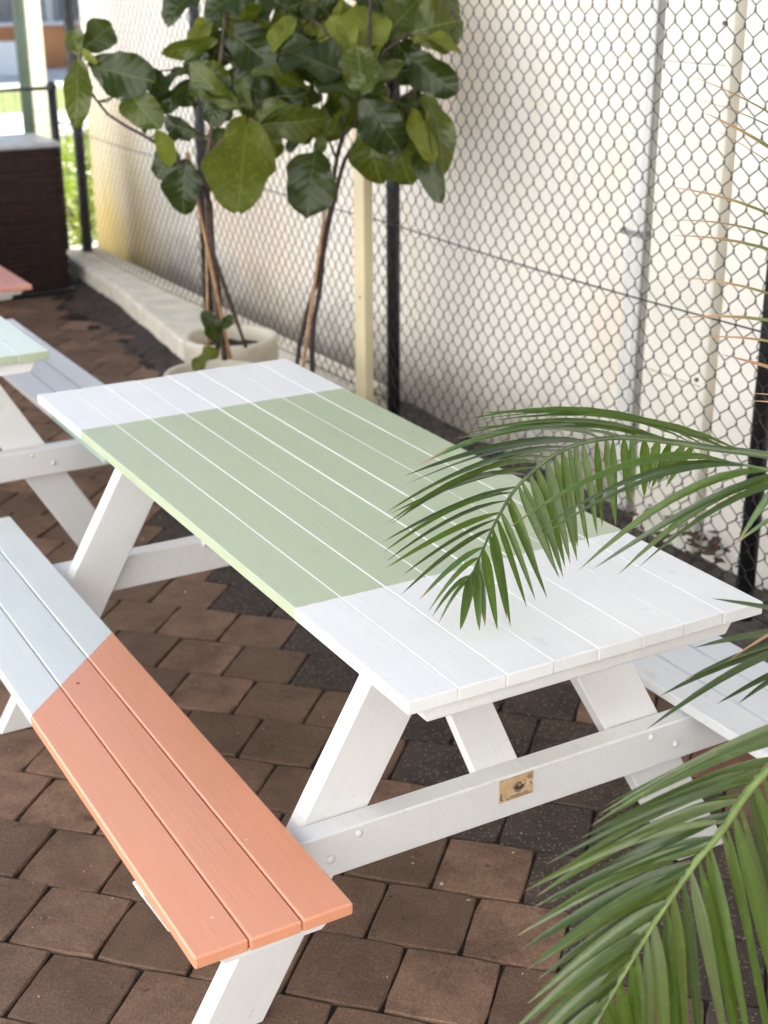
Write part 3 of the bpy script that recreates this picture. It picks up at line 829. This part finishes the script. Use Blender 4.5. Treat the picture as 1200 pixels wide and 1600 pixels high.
F2=[((537,116),(440,72),80,5.0,.45,'leaf_dark'),((430,76),(457,22),32,5.05,-.3,'leaf_pale'),((428,84),(423,44),15,5.0,.3,'leaf_pale'),
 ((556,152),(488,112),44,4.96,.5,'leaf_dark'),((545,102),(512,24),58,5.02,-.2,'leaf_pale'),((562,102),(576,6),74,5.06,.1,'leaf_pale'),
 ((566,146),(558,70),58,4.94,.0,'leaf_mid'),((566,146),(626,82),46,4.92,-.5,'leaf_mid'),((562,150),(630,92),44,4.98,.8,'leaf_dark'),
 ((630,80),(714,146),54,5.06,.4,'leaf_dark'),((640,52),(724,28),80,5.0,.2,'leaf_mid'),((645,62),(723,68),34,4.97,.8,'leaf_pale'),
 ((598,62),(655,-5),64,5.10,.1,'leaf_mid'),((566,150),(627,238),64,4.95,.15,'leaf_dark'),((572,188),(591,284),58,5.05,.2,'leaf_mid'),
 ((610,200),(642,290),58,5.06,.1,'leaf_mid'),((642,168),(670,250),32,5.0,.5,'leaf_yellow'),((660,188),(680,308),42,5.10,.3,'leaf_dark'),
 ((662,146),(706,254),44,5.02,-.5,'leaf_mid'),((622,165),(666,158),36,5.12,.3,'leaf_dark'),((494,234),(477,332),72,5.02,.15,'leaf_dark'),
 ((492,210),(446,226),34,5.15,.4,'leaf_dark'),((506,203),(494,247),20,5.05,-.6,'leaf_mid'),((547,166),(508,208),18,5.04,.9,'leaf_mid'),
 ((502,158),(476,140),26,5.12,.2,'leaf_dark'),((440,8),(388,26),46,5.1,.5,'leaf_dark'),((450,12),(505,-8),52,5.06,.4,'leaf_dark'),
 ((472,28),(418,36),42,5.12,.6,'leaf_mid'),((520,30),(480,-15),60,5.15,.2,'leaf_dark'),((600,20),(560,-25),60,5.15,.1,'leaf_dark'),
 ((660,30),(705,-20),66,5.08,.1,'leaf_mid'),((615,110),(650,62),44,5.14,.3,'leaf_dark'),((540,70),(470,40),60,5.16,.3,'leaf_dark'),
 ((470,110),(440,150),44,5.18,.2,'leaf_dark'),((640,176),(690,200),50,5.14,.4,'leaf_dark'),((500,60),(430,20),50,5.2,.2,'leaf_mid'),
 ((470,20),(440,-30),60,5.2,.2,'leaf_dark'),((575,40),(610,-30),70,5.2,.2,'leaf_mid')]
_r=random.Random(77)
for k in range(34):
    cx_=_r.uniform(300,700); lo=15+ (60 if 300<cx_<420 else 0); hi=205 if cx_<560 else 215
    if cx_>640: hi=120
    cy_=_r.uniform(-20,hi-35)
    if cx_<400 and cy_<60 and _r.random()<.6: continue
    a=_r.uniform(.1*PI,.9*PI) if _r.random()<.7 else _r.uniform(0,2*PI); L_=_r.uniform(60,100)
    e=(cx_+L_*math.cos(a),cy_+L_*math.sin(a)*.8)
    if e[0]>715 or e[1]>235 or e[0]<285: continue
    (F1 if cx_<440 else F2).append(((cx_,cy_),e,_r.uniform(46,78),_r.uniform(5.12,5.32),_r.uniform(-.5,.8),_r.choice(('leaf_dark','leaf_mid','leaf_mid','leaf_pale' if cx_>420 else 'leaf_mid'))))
def pl(pts): return [at(*p) for p in pts]
def fig(name_lab,stems,leaves,stakes,potc,seed):
    t=empty('fiddle_leaf_fig',potc); tag(t,name_lab,'potted plant','potted fiddle-leaf figs')
    inv=Matrix.Translation(-Vector(potc)); loc=Vector(potc)
    allp=[]
    for pts,r0,r1,mk in stems:
        P3=pl(pts); fine=[]
        for i in range(len(P3)-1):
            for q in range(4):
                p=P3[i].lerp(P3[i+1],q/4); fine.append(p+Vector((noise.noise(p*9),noise.noise(p*9+Vector((5,5,5))),0))*.008)
        fine.append(P3[-1]); n=len(fine); allp.append(fine)
        mb=MB(); mb.tube([p-loc for p in fine],[(r0+(r1-r0)*i/(n-1))*(1+.14*noise.noise(Vector((i*.9,seed,0)))) for i in range(n)],7)
        mb.build('stem',M[mk],t,smooth=True)
    for pts,r0,mk in stakes:
        P3=pl(pts); mb=MB(); pp=[];rad=[]
        for k in range(13):
            p=P3[0].lerp(P3[-1],k/12); pp.append(p-loc); rad.append(r0*(1.18 if k%3==0 else 1))
        mb.tube(pp,rad,7); mb.build('stake',M[mk],t,smooth=True)
    rr=random.Random(seed)
    for i,(b,e,wd,d,tilt,mk) in enumerate(leaves):
        B=at(b[0],b[1],d+rr.uniform(-.02,.02)); E=at(e[0],e[1],d+rr.uniform(-.09,.05))
        W_=wd/FPX*d*1.18
        ydir=(E-B).normalized(); toward=(CAM-B).normalized()
        nrm=toward+Vector((0,0,.35))
        nrm=(Quaternion(ydir,tilt*rr.choice((-1,1)) if abs(tilt)>.6 else tilt)@nrm)
        nrm=(nrm-ydir*nrm.dot(ydir)).normalized()
        lf=fiddle_leaf(B-loc,E-loc,W_,nrm,M[mk],t,rr.uniform(.05,.55),rr.uniform(.05,.45),seed*100+i)
        S=to_stem(B,allp)
        if (S-B).length<.45:
            mid=S.lerp(B,.6)+Vector((0,0,-.012))
            mb=MB(); mb.tube([S-loc,mid-loc,B-loc,B.lerp(E,.12)-loc],[.0035,.003,.0028,.002],5); mb.build('leaf_stalk',M['leaf_mid'],t,smooth=True)
    return t
POT1=Vector((.985,3.80,0)); POT2=Vector((.735,3.40,0)); POT3=onZ(480,662,.20); POT3.z=0
f1=fig('left fiddle-leaf fig with one long side branch reaching over toward the railing',
  [([(352,562,5.50),(340,480,5.42),(330,400,5.34),(322,330,5.28),(326,250,5.2),(334,170,5.16),(345,90,5.15),(358,0,5.1),(365,-60,5.1)],.013,.006,'stem'),
   ([(340,552,5.52),(345,470,5.42),(334,390,5.33),(327,320,5.26),(316,290,5.22),(300,275,5.18),(276,248,5.14),(240,222,5.1),(201,199,5.08),(167,178,5.06),(139,140,5.06),(124,100,5.07)],.010,.004,'stem_dark'),
   ([(330,240,5.2),(372,192,5.05),(392,185,4.98),(402,192,4.95)],.005,.003,'stem'),
   ([(335,160,5.16),(380,165,5.05),(440,150,5.0)],.005,.003,'stem'),
   ([(326,300,5.25),(346,275,5.2),(356,262,5.18)],.004,.003,'stem'),
   ([(340,110,5.15),(310,100,5.14),(292,108,5.12)],.005,.003,'stem')],F1,
  [([(360,560,5.47),(293,238,5.2)],.0065,'bamboo'),([(325,545,5.5),(322,310,5.3)],.0055,'bamboo'),([(384,542,5.75),(331,390,5.36)],.007,'stem')],POT2,21)
f2=fig('right fiddle-leaf fig with forked dark stems beside the slim cream post',
  [([(472,650,5.55),(462,575,5.5),(478,490,5.45),(500,410,5.38),(516,330,5.32),(527,250,5.25),(536,210,5.2),(560,185,5.12),(572,160,5.05),(575,90,5.02),(580,0,5.05),(585,-60,5.1)],.010,.006,'stem_dark'),
   ([(484,655,5.55),(488,590,5.5),(490,500,5.45),(505,400,5.38),(520,320,5.32),(540,250,5.25),(566,205,5.15),(590,180,5.1),(630,150,5.08),(655,140,5.05)],.012,.005,'stem_dark'),
   ([(527,250,5.25),(515,222,5.2),(500,205,5.1),(494,233,5.03)],.005,.003,'stem_dark'),
   ([(572,150,5.05),(600,80,5.05),(640,50,5.02),(670,20,5.05)],.006,.004,'stem_dark'),
   ([(575,100,5.03),(540,100,5.02),(500,40,5.06),(470,20,5.1)],.006,.004,'stem_dark')],F2,
  [([(462,655,5.5),(512,300,5.3)],.0065,'bamboo')],POT3,43)
def pot(c,r,h,mat,label,seed,wall=.026):
    t=empty('plant_pot',c); tag(t,label,'plant pot','round plant pots')
    mb=MB(); mb.lathe([(.001,.002),(r*.80,.002),(r*.84,.012),(r*.97,h*.45),(r,h-.035),(r,h-.008),(r-.007,h),(r-wall+.007,h),(r-wall,h-.008),(r-wall,h-.075)],(0,0,0),48)
    mb.build('pot_wall',mat,t,smooth=True)
    v=[(0,0,h-.06)];f=[];n=32
    for q,rr_ in enumerate((.35,.7,1.0)):
        for k in range(n):
            a=2*PI*k/n; x,y=rr_*(r-wall+.002)*math.cos(a),rr_*(r-wall+.002)*math.sin(a)
            v.append((x,y,h-.065+.016*noise.noise(Vector((x*25,y*25,seed)))))
    for k in range(n): f.append((0,1+k,1+(k+1)%n))
    for q in range(2):
        for k in range(n): f.append((1+q*n+k,1+(q+1)*n+k,1+(q+1)*n+(k+1)%n,1+q*n+(k+1)%n))
    obj('potting_soil',v,f,M['soil'],t,True)
    return t
pot(POT1,.205,.40,M['pot'],'cream round pot standing against the kerb, rearmost and nearest the wall end',1)
pot(POT2,.205,.365,M['pot'],'cream round pot directly behind the far end of the banded table holding the left fig',2)
pot(POT3,.15,.22,M['pot'],'cream round pot hidden behind the right corner of the banded table holding the right fig',3)

# ------------------------------------------------------------------ palm
def leaflet(base,tip,width,side_n,bulge,mat,parent,loc,vee=.35,seed=0,nt_=9):
    r=random.Random(seed); L=(tip-base).length; y=(tip-base)/L
    x=y.cross(side_n); x.normalize(); z=x.cross(y)
    v=[];uv=[];f=[]
    tw=r.uniform(-.5,.5)
    for i in range(nt_):
        t=i/(nt_-1)
        prof=min(1,(.22+t*4.0))*(1-t**2.6)**.8 if t<1 else .02
        prof=max(prof,.03)
        c=base+y*(t*L)+bulge*(4*t*(1-t)*(1-.35*(t-.5)))
        a=tw*t; xx=x*math.cos(a)+z*math.sin(a); zz=z*math.cos(a)-x*math.sin(a)
        for s in (-1,0,1):
            v.append(c+xx*(s*width/2*prof)+zz*(vee*width/2*prof*(abs(s)))-loc); uv.append((.5+s*.5,t))
    for i in range(nt_-1):
        for j in (0,1):
            a=i*3+j; f.append((a,a+1,a+4,a+3))
    return obj('leaflet',v,f,mat,parent,True,uv)
PALM=Vector((.50,-.33,0))
palm=empty('palm',PALM); tag(palm,'feathery green palm arching in from the right over the table corner','palm')
CROWN=Vector((.50,-.36,.92))
def interp(keys,u):
    for (a,A),(b,B) in zip(keys[:-1],keys[1:]):
        if u<=b:
            t=(u-a)/(b-a) if b>a else 0; t=max(0,t)
            return tuple(A[i]+(B[i]-A[i])*t for i in range(len(A)))
    return keys[-1][1]
def frond(rach,sides,rad,rmat,seed,root=CROWN):
    fr=empty('frond',(0,0,0)); fr.parent=palm
    loc=PALM; P3=pl(rach)
    # smooth rachis (Catmull-Rom)
    pts=[]; n=len(P3)
    for i in range(n-1):
        p0=P3[max(0,i-1)];p1=P3[i];p2=P3[i+1];p3=P3[min(n-1,i+2)]
        for q in range(5):
            t=q/5; pts.append(.5*((2*p1)+(p2-p0)*t+(2*p0-5*p1+4*p2-p3)*t*t+(3*p1-p0-3*p2+p3)*t**3))
    pts.append(P3[-1])
    if root is not None: path=[root.lerp(pts[0],k/5)+Vector((0,0,.05*math.sin(PI*k/5))) for k in range(5)]+pts
    else: path=pts
    N_=len(path)
    mb=MB(); mb.tube([p-loc for p in path],[rad*(1.25-1.0*i/(N_-1)) for i in range(N_)],7); mb.build('rachis',M[rmat],fr,smooth=True)
    def rp(u):
        x=u*(len(pts)-1); i=min(int(x),len(pts)-2); return pts[i].lerp(pts[i+1],x-i)
    rr=random.Random(seed)
    for sd in sides:
        n=sd['n']
        for k in range(n):
            u=sd['u0']+(sd['u1']-sd['u0'])*min(1,max(0,(k+rr.uniform(-.32,.32))/(n-1)))
            if k>2 and rr.random()<.04: continue
            bp=rp(u); tx,ty,td=interp(sd['tips'],u)
            tp=at(tx+rr.uniform(-1,1)*sd.get('jx',8),ty+rr.uniform(-1,1)*sd.get('jy',7),td+rr.uniform(-.03,.03))
            L=(tp-bp).length
            view=(CAM-bp).normalized()
            sn=(view+Vector((rr.uniform(-.35,.35),rr.uniform(-.35,.35),rr.uniform(0,.6)))).normalized()
            if sd.get('edge'): sn=(sn+sd['edge']*Vector((0,0,1))).normalized()
            bl=Vector((0,0,1))*L*(sd.get('sag',.08)*rr.uniform(.5,1.5)+rr.uniform(-.015,.015))
            mats=sd['mats']
            leaflet(bp,tp,sd['w']*rr.uniform(.68,1.18),sn,bl,M[rr.choice(mats)],fr,loc,seed=seed*1000+k)
    return fr
A=[(1420,800,2.16),(1300,742,2.22),(1200,712,2.28),(1110,700,2.35),(1030,688,2.40),(960,684,2.44),(900,695,2.47),(850,722,2.49),(805,765,2.50),(775,815,2.48),(752,865,2.45),(733,908,2.42)]
frond(A,[
 dict(u0=.22,u1=.995,n=31,w=.0125,sag=.07,mats=['palm','palm','palm_dark','palm_burnt'],jx=17,jy=12,edge=1.0,
   tips=[(.2,(760,650,2.35)),(.30,(729,655,2.35)),(.40,(736,683,2.36)),(.50,(645,742,2.38)),(.58,(600,790,2.40)),(.66,(606,815,2.40)),(.76,(600,880,2.42)),(.86,(636,940,2.44)),(1,(678,970,2.39))]),
 dict(u0=.30,u1=.99,n=32,w=.0170,sag=.02,mats=['palm','palm','palm','palm','palm','palm_burnt'],jx=9,jy=13,
   tips=[(.28,(1045,745,2.47)),(.40,(1000,775,2.48)),(.48,(950,820,2.50)),(.58,(905,865,2.51)),(.68,(880,895,2.52)),(.76,(850,935,2.46)),(.84,(805,970,2.41)),(.92,(760,976,2.39)),(1,(705,972,2.38))]),
 ],.0065,'rachis_dark',5)
# near, camera-side frond whose long leaflets sweep left
Efr=[(1480,860,2.1),(1390,810,2.08),(1300,770,2.08),(1230,742,2.1),(1180,730,2.12),(1140,722,2.14)]
frond(Efr,[dict(u0=.50,u1=.995,n=8,w=.0145,sag=.09,mats=['palm_dark','palm_dark','palm'],jx=10,jy=8,edge=.8,
   tips=[(.4,(1000,880,2.2)),(.55,(985,892,2.22)),(.68,(900,892,2.25)),(.78,(866,852,2.25)),(.88,(830,836,2.27)),(1,(796,818,2.3))]),
  dict(u0=.3,u1=.6,n=2,w=.016,sag=.12,mats=['palm_burnt'],jx=6,jy=6,tips=[(.2,(1128,866,2.1)),(.6,(1150,842,2.12)),(1,(1150,842,2.2))])],.006,'rachis_dark',6)
# lower right frond, closest to the lens
Bf=[(1440,1000,1.98),(1330,1080,1.95),(1262,1138,1.92),(1200,1201,1.90),(1162,1246,1.885),(1125,1302,1.87),(1087,1347,1.86),(1050,1400,1.85),(1016,1452,1.84),(975,1520,1.83),(930,1600,1.82),(890,1680,1.80),(855,1760,1.78)]
frond(Bf,[
 dict(u0=.12,u1=.99,n=36,w=.0160,sag=.05,mats=['palm_sheen','palm_sheen','palm_sheen','palm_dark'],jx=22,jy=16,
   tips=[(.1,(960,1262,1.86)),(.2,(915,1290,1.85)),(.27,(880,1350,1.84)),(.33,(840,1395,1.83)),(.40,(838,1412,1.83)),(.48,(825,1470,1.82)),(.56,(832,1530,1.81)),(.64,(816,1588,1.80)),(.74,(800,1670,1.78)),(1,(790,1860,1.75))]),
 dict(u0=.08,u1=.99,n=36,w=.0185,sag=.03,mats=['palm','palm','palm_dark','palm_sheen'],jx=20,jy=16,
   tips=[(.05,(1480,1330,2.02)),(.15,(1370,1440,1.99)),(.25,(1310,1560,1.97)),(.33,(1250,1640,1.95)),(.42,(1205,1700,1.93)),(.50,(1145,1705,1.92)),(.58,(1092,1712,1.90)),(.66,(1045,1730,1.88)),(.76,(1000,1780,1.86)),(1,(900,1930,1.82))]),
 ],.0068,'rachis',7)
# fronds just outside the frame whose tips reach in
Cf=[(1460,930,2.12),(1400,945,2.14),(1340,965,2.16),(1290,1000,2.18),(1250,1050,2.2)]
def loose(fr_pts,items,seed,rmat='rachis_dark'):
    fr=empty('frond'); fr.parent=palm
    loc=PALM; P3=pl(fr_pts); path=[CROWN]+P3
    mb=MB(); mb.tube([p-loc for p in path],[.0075-.004*i/len(path) for i in range(len(path))],7); mb.build('rachis',M[rmat],fr,smooth=True)
    rr=random.Random(seed)
    for i,(b,e,d0,d1,w_,mk,sag) in enumerate(items):
        B=at(b[0],b[1],d0);E=at(e[0],e[1],d1); L=(E-B).length
        # run the leaflet back to the nearest point of the rachis
        S=min((p.lerp(q,t/8) for p,q in zip(P3[:-1],P3[1:]) for t in range(9)),key=lambda q:(q-B).length)
        sn=((CAM-B).normalized()+Vector((0,0,1.2))).normalized()
        leaflet(S,E,w_,sn,Vector((0,0,1))*L*sag,M[mk],fr,loc,seed=seed*50+i)
loose(Cf,[((1300,965),(1112,935),2.12,2.15,.012,'palm_dark',.02),((1300,985),(1084,1012),2.12,2.1,.014,'palm_dark',.05),
 ((1300,1000),(1070,1062),2.14,2.1,.014,'palm_dark',.06),((1280,1010),(1030,1088),2.15,2.1,.015,'palm_dark',.07),
 ((1290,1040),(1120,1100),2.18,2.15,.012,'palm_dark',.02),((1300,990),(1155,1028),2.14,2.16,.013,'palm_burnt',.03),
 ((1270,1050),(1153,1100),2.18,2.12,.012,'palm_dark',.05),((1350,900),(1136,1034),2.14,2.1,.010,'palm_dry',.12),((1320,1030),(1010,1140),2.16,2.05,.014,'palm_dark',.07)],31)
Df=[(1420,760,2.2),(1370,640,2.25),(1335,480,2.3),(1310,320,2.34),(1290,180,2.38)]
loose(Df,[((1300,250),(1074,117),2.34,2.4,0.0043,'palm_dry',0.054),((1300,265),(1078,152),2.34,2.4,0.0050,'palm_dry',0.066),((1310,310),(1096,174),2.34,2.4,0.0101,'palm_dry',0.054),
 ((1310,420),(1045,292),2.3,2.4,0.0065,'palm_dry',0.090),((1315,440),(1040,344),2.3,2.4,0.0072,'palm_dry',0.102),((1320,470),(1048,368),2.3,2.4,0.0079,'palm_dry',0.090),
 ((1330,530),(1058,433),2.28,2.4,0.0058,'palm_dry',0.090),((1340,570),(1058,497),2.27,2.4,0.0086,'palm_dry',0.090),((1345,600),(1088,526),2.26,2.4,0.0065,'palm_dry',0.090),
 ((1350,640),(1128,554),2.25,2.38,.012,'palm_dry',.03),((1355,650),(1168,614),2.25,2.36,.005,'palm_dry',.02),((1360,670),(1168,626),2.25,2.36,.006,'palm_dry',.03),
 ((1330,380),(1110,200),2.3,2.4,0.0029,'palm_dry',0.078)],33)
# palm stems and its pot
for i,(dx,dy,h,r) in enumerate(((0,0,.95,.026),(-.045,-.05,.8,.02),(.05,.03,.9,.022))):
    mb=MB(); n=14
    mb.tube([Vector((dx*(1-k/n*.7),dy*(1-k/n*.7)-.03*k/n,.28+(h-.28)*k/n)) for k in range(n+1)],[r*(1.25-.4*k/n)*(1.07 if k%2 else .96) for k in range(n+1)],9)
    mb.build('stem',M['bamboo'],palm,smooth=True)
pot(PALM,.175,.34,M['blue_pot'],'blue glazed pot at the right edge holding the palm',9)

# ------------------------------------------------------------------ street beyond the railing
sheet('lawn',-30,60,19.3,23.6,-.068,M['lawn'])
sheet('road',-60,80,10.9,16.2,-.070,M['asphalt'])
gp=onY(45,190,10.0)
mb=MB(); mb.tube([(0,0,-.08),(0,0,4.2)],.045,14); mb.lathe([(.10,-.07),(.10,-.055),(.05,-.05)],(0,0,0),16)
g=mb.build('green_pole',M['green_pole'],smooth=True); g.location=(onY(36,100,10.0).x,10.0,0); tag(g,'dark green round pole beyond the railing above the woven box','pole')
mb=MB(); mb.box(-.05,.05,-.05,.05,-.075,4.2,.008); mb.box(-.062,.062,-.062,.062,-.075,.1,.006); mb.box(.056,.085,-.03,.03,.0,4.1,.004)
g=mb.build('cream_pole',M['cream_pole']); g.location=(onY(54,100,10.0).x,10.02,0); tag(g,'pale cream square post just right of the dark green pole','post')
def shrub(c,r,h,n,label,seed):
    rr=random.Random(seed); t=empty('shrub',c); tag(t,label,'shrub','bright shrubs beyond the railing')
    mb=MB()
    for i in range(n):
        th=rr.uniform(0,2*PI); ph=math.acos(rr.uniform(-.2,1)); q=rr.uniform(.55,1.0)**.5
        lump=1+.28*noise.noise(Vector((math.cos(th)*2,math.sin(th)*2,ph*2+seed)))
        p=Vector((r*q*lump*math.sin(ph)*math.cos(th),r*q*lump*math.sin(ph)*math.sin(th),h*.12+h*.88*lump*q*abs(math.cos(ph))))
        s=rr.uniform(.022,.045); d=Vector((rr.uniform(-1,1),rr.uniform(-1,1),rr.uniform(-.2,1))).normalized(); x=d.orthogonal().normalized()
        mb.add([p-d*s,p+x*s*.45,p+d*s,p-x*s*.45],[(0,1,2,3)],0,[(.5,0),(1,.5),(.5,1),(0,.5)])
    mb.build('foliage',M['bush'],t,uv=True)
    mb=MB()
    for k in range(6):
        a=k*1.05; mb.tube([(0,0,-.08),(r*.25*math.cos(a),r*.25*math.sin(a),h*.35),(r*.6*math.cos(a),r*.6*math.sin(a),h*.8)],[.012,.009,.004],5)
    mb.build('branches',M['stem'],t)
shrub((1.95,8.75,-.07),.42,.52,1500,'low yellow-green shrub just past the end of the kerb',1)
shrub((2.45,10.1,-.07),.55,.72,1900,'rounded bright green shrub between the fence end post and the white wall end',2)
shrub((1.35,10.3,-.07),.60,.86,1900,'taller bright yellow-green shrub behind the woven box',3)
shrub((2.15,9.5,-.07),.40,.62,1300,'small sunlit shrub between the two black end posts',4)
# shop across the street
sb=tag(empty('shop_building',(6,28.6,0)),'pale shop building with an orange-brown base far across the street','building')
mb=MB(); mb.box(-22,26,.4,9,-.08,6,0); mb.build('wall',M['wall_white'],sb)
mb=MB(); mb.box(-22,26,0,.398,-.08,.78,.02); mb.build('tiled_base',M['tile_orange'],sb)
mb=MB(); mb.box(-22,26,.02,.398,.782,.84,.01); mb.build('sill',M['wall_white'],sb)
for i in range(14):
    x0=-21+i*3.3
    w0=empty('window',(x0,.3,.85)); w0.parent=sb
    mb=MB()
    for a in ((0,3.1,0,.06),(0,3.1,.44,.50),(0,.08,.06,.44),(3.02,3.1,.06,.44)): mb.box(a[0],a[1],-.05,.05,a[2],a[3],.005)
    mb.build('frame',M['frame_grey'],w0)
    mb=MB(); mb.box(.08,3.02,-.012,.012,.06,.44); mb.build('pane',M['glass_far'],w0)
ub=tag(empty('utility_box',(6.55,27.3,-.075)),'white two-tier utility box on the far footpath','utility box')
mb=MB(); mb.box(-.20,.20,-.15,.15,.10,.62,.02); mb.build('cabinet',M['wall_white'],ub)
mb=MB(); mb.box(-.32,.32,-.22,.22,0,.10,.01); mb.build('base',M['wall_white'],ub)

# ------------------------------------------------------------------ unseen buildings and pale paving, added around the viewer for bounce light
def bounce_building(name,x0,x1,y0,y1,h,face,lab):
    b=tag(empty(name,((x0+x1)/2,(y0+y1)/2,0)),lab,'building'); c=b.location.copy()
    mb=MB(); mb.box(x0-c.x,x1-c.x,y0-c.y,y1-c.y,-.08,h,.02); mb.build('wall',M['wall_white'],b)  # walls of the added unseen building
    mb=MB(); mb.box(x0-c.x-.25,x1-c.x+.25,y0-c.y-.25,y1-c.y+.25,h+.002,h+.22,.02); mb.build('bounce_roof',M['frame_grey'],b)
    L=(y1-y0) if face=='x' else (x1-x0)
    n=int(L/3.2)
    for k in range(n):
        q=1.6+k*3.2
        mb=MB(); p2=MB()
        if face=='x':
            X=x1-c.x; Y=y0-c.y+q; mb.box(X+.002,X+.05,Y-.6,Y+.6,1.0,2.2,.01); p2.box(X+.052,X+.058,Y-.52,Y+.52,1.08,2.12)
        else:
            Y=y1-c.y; X=x0-c.x+q; mb.box(X-.6,X+.6,Y+.002,Y+.05,1.0,2.2,.01); p2.box(X-.52,X+.52,Y+.052,Y+.058,1.08,2.12)
        w0=mb.build('window',M['frame_grey'],b); p2.build('pane',M['glass_far'],w0)
bounce_building('bounce_house',-16,-6.6,-7,16,7.5,'x','unseen long white house left of the view, added to bounce sunlight')
bounce_building('bounce_hall',-6.4,9,-16,-6.6,6.5,'y','unseen white hall behind the view, added to bounce sunlight')
sheet('bounce_paving',-6.5,-2.62,-6.5,16,-.004,M['pave_pale'])
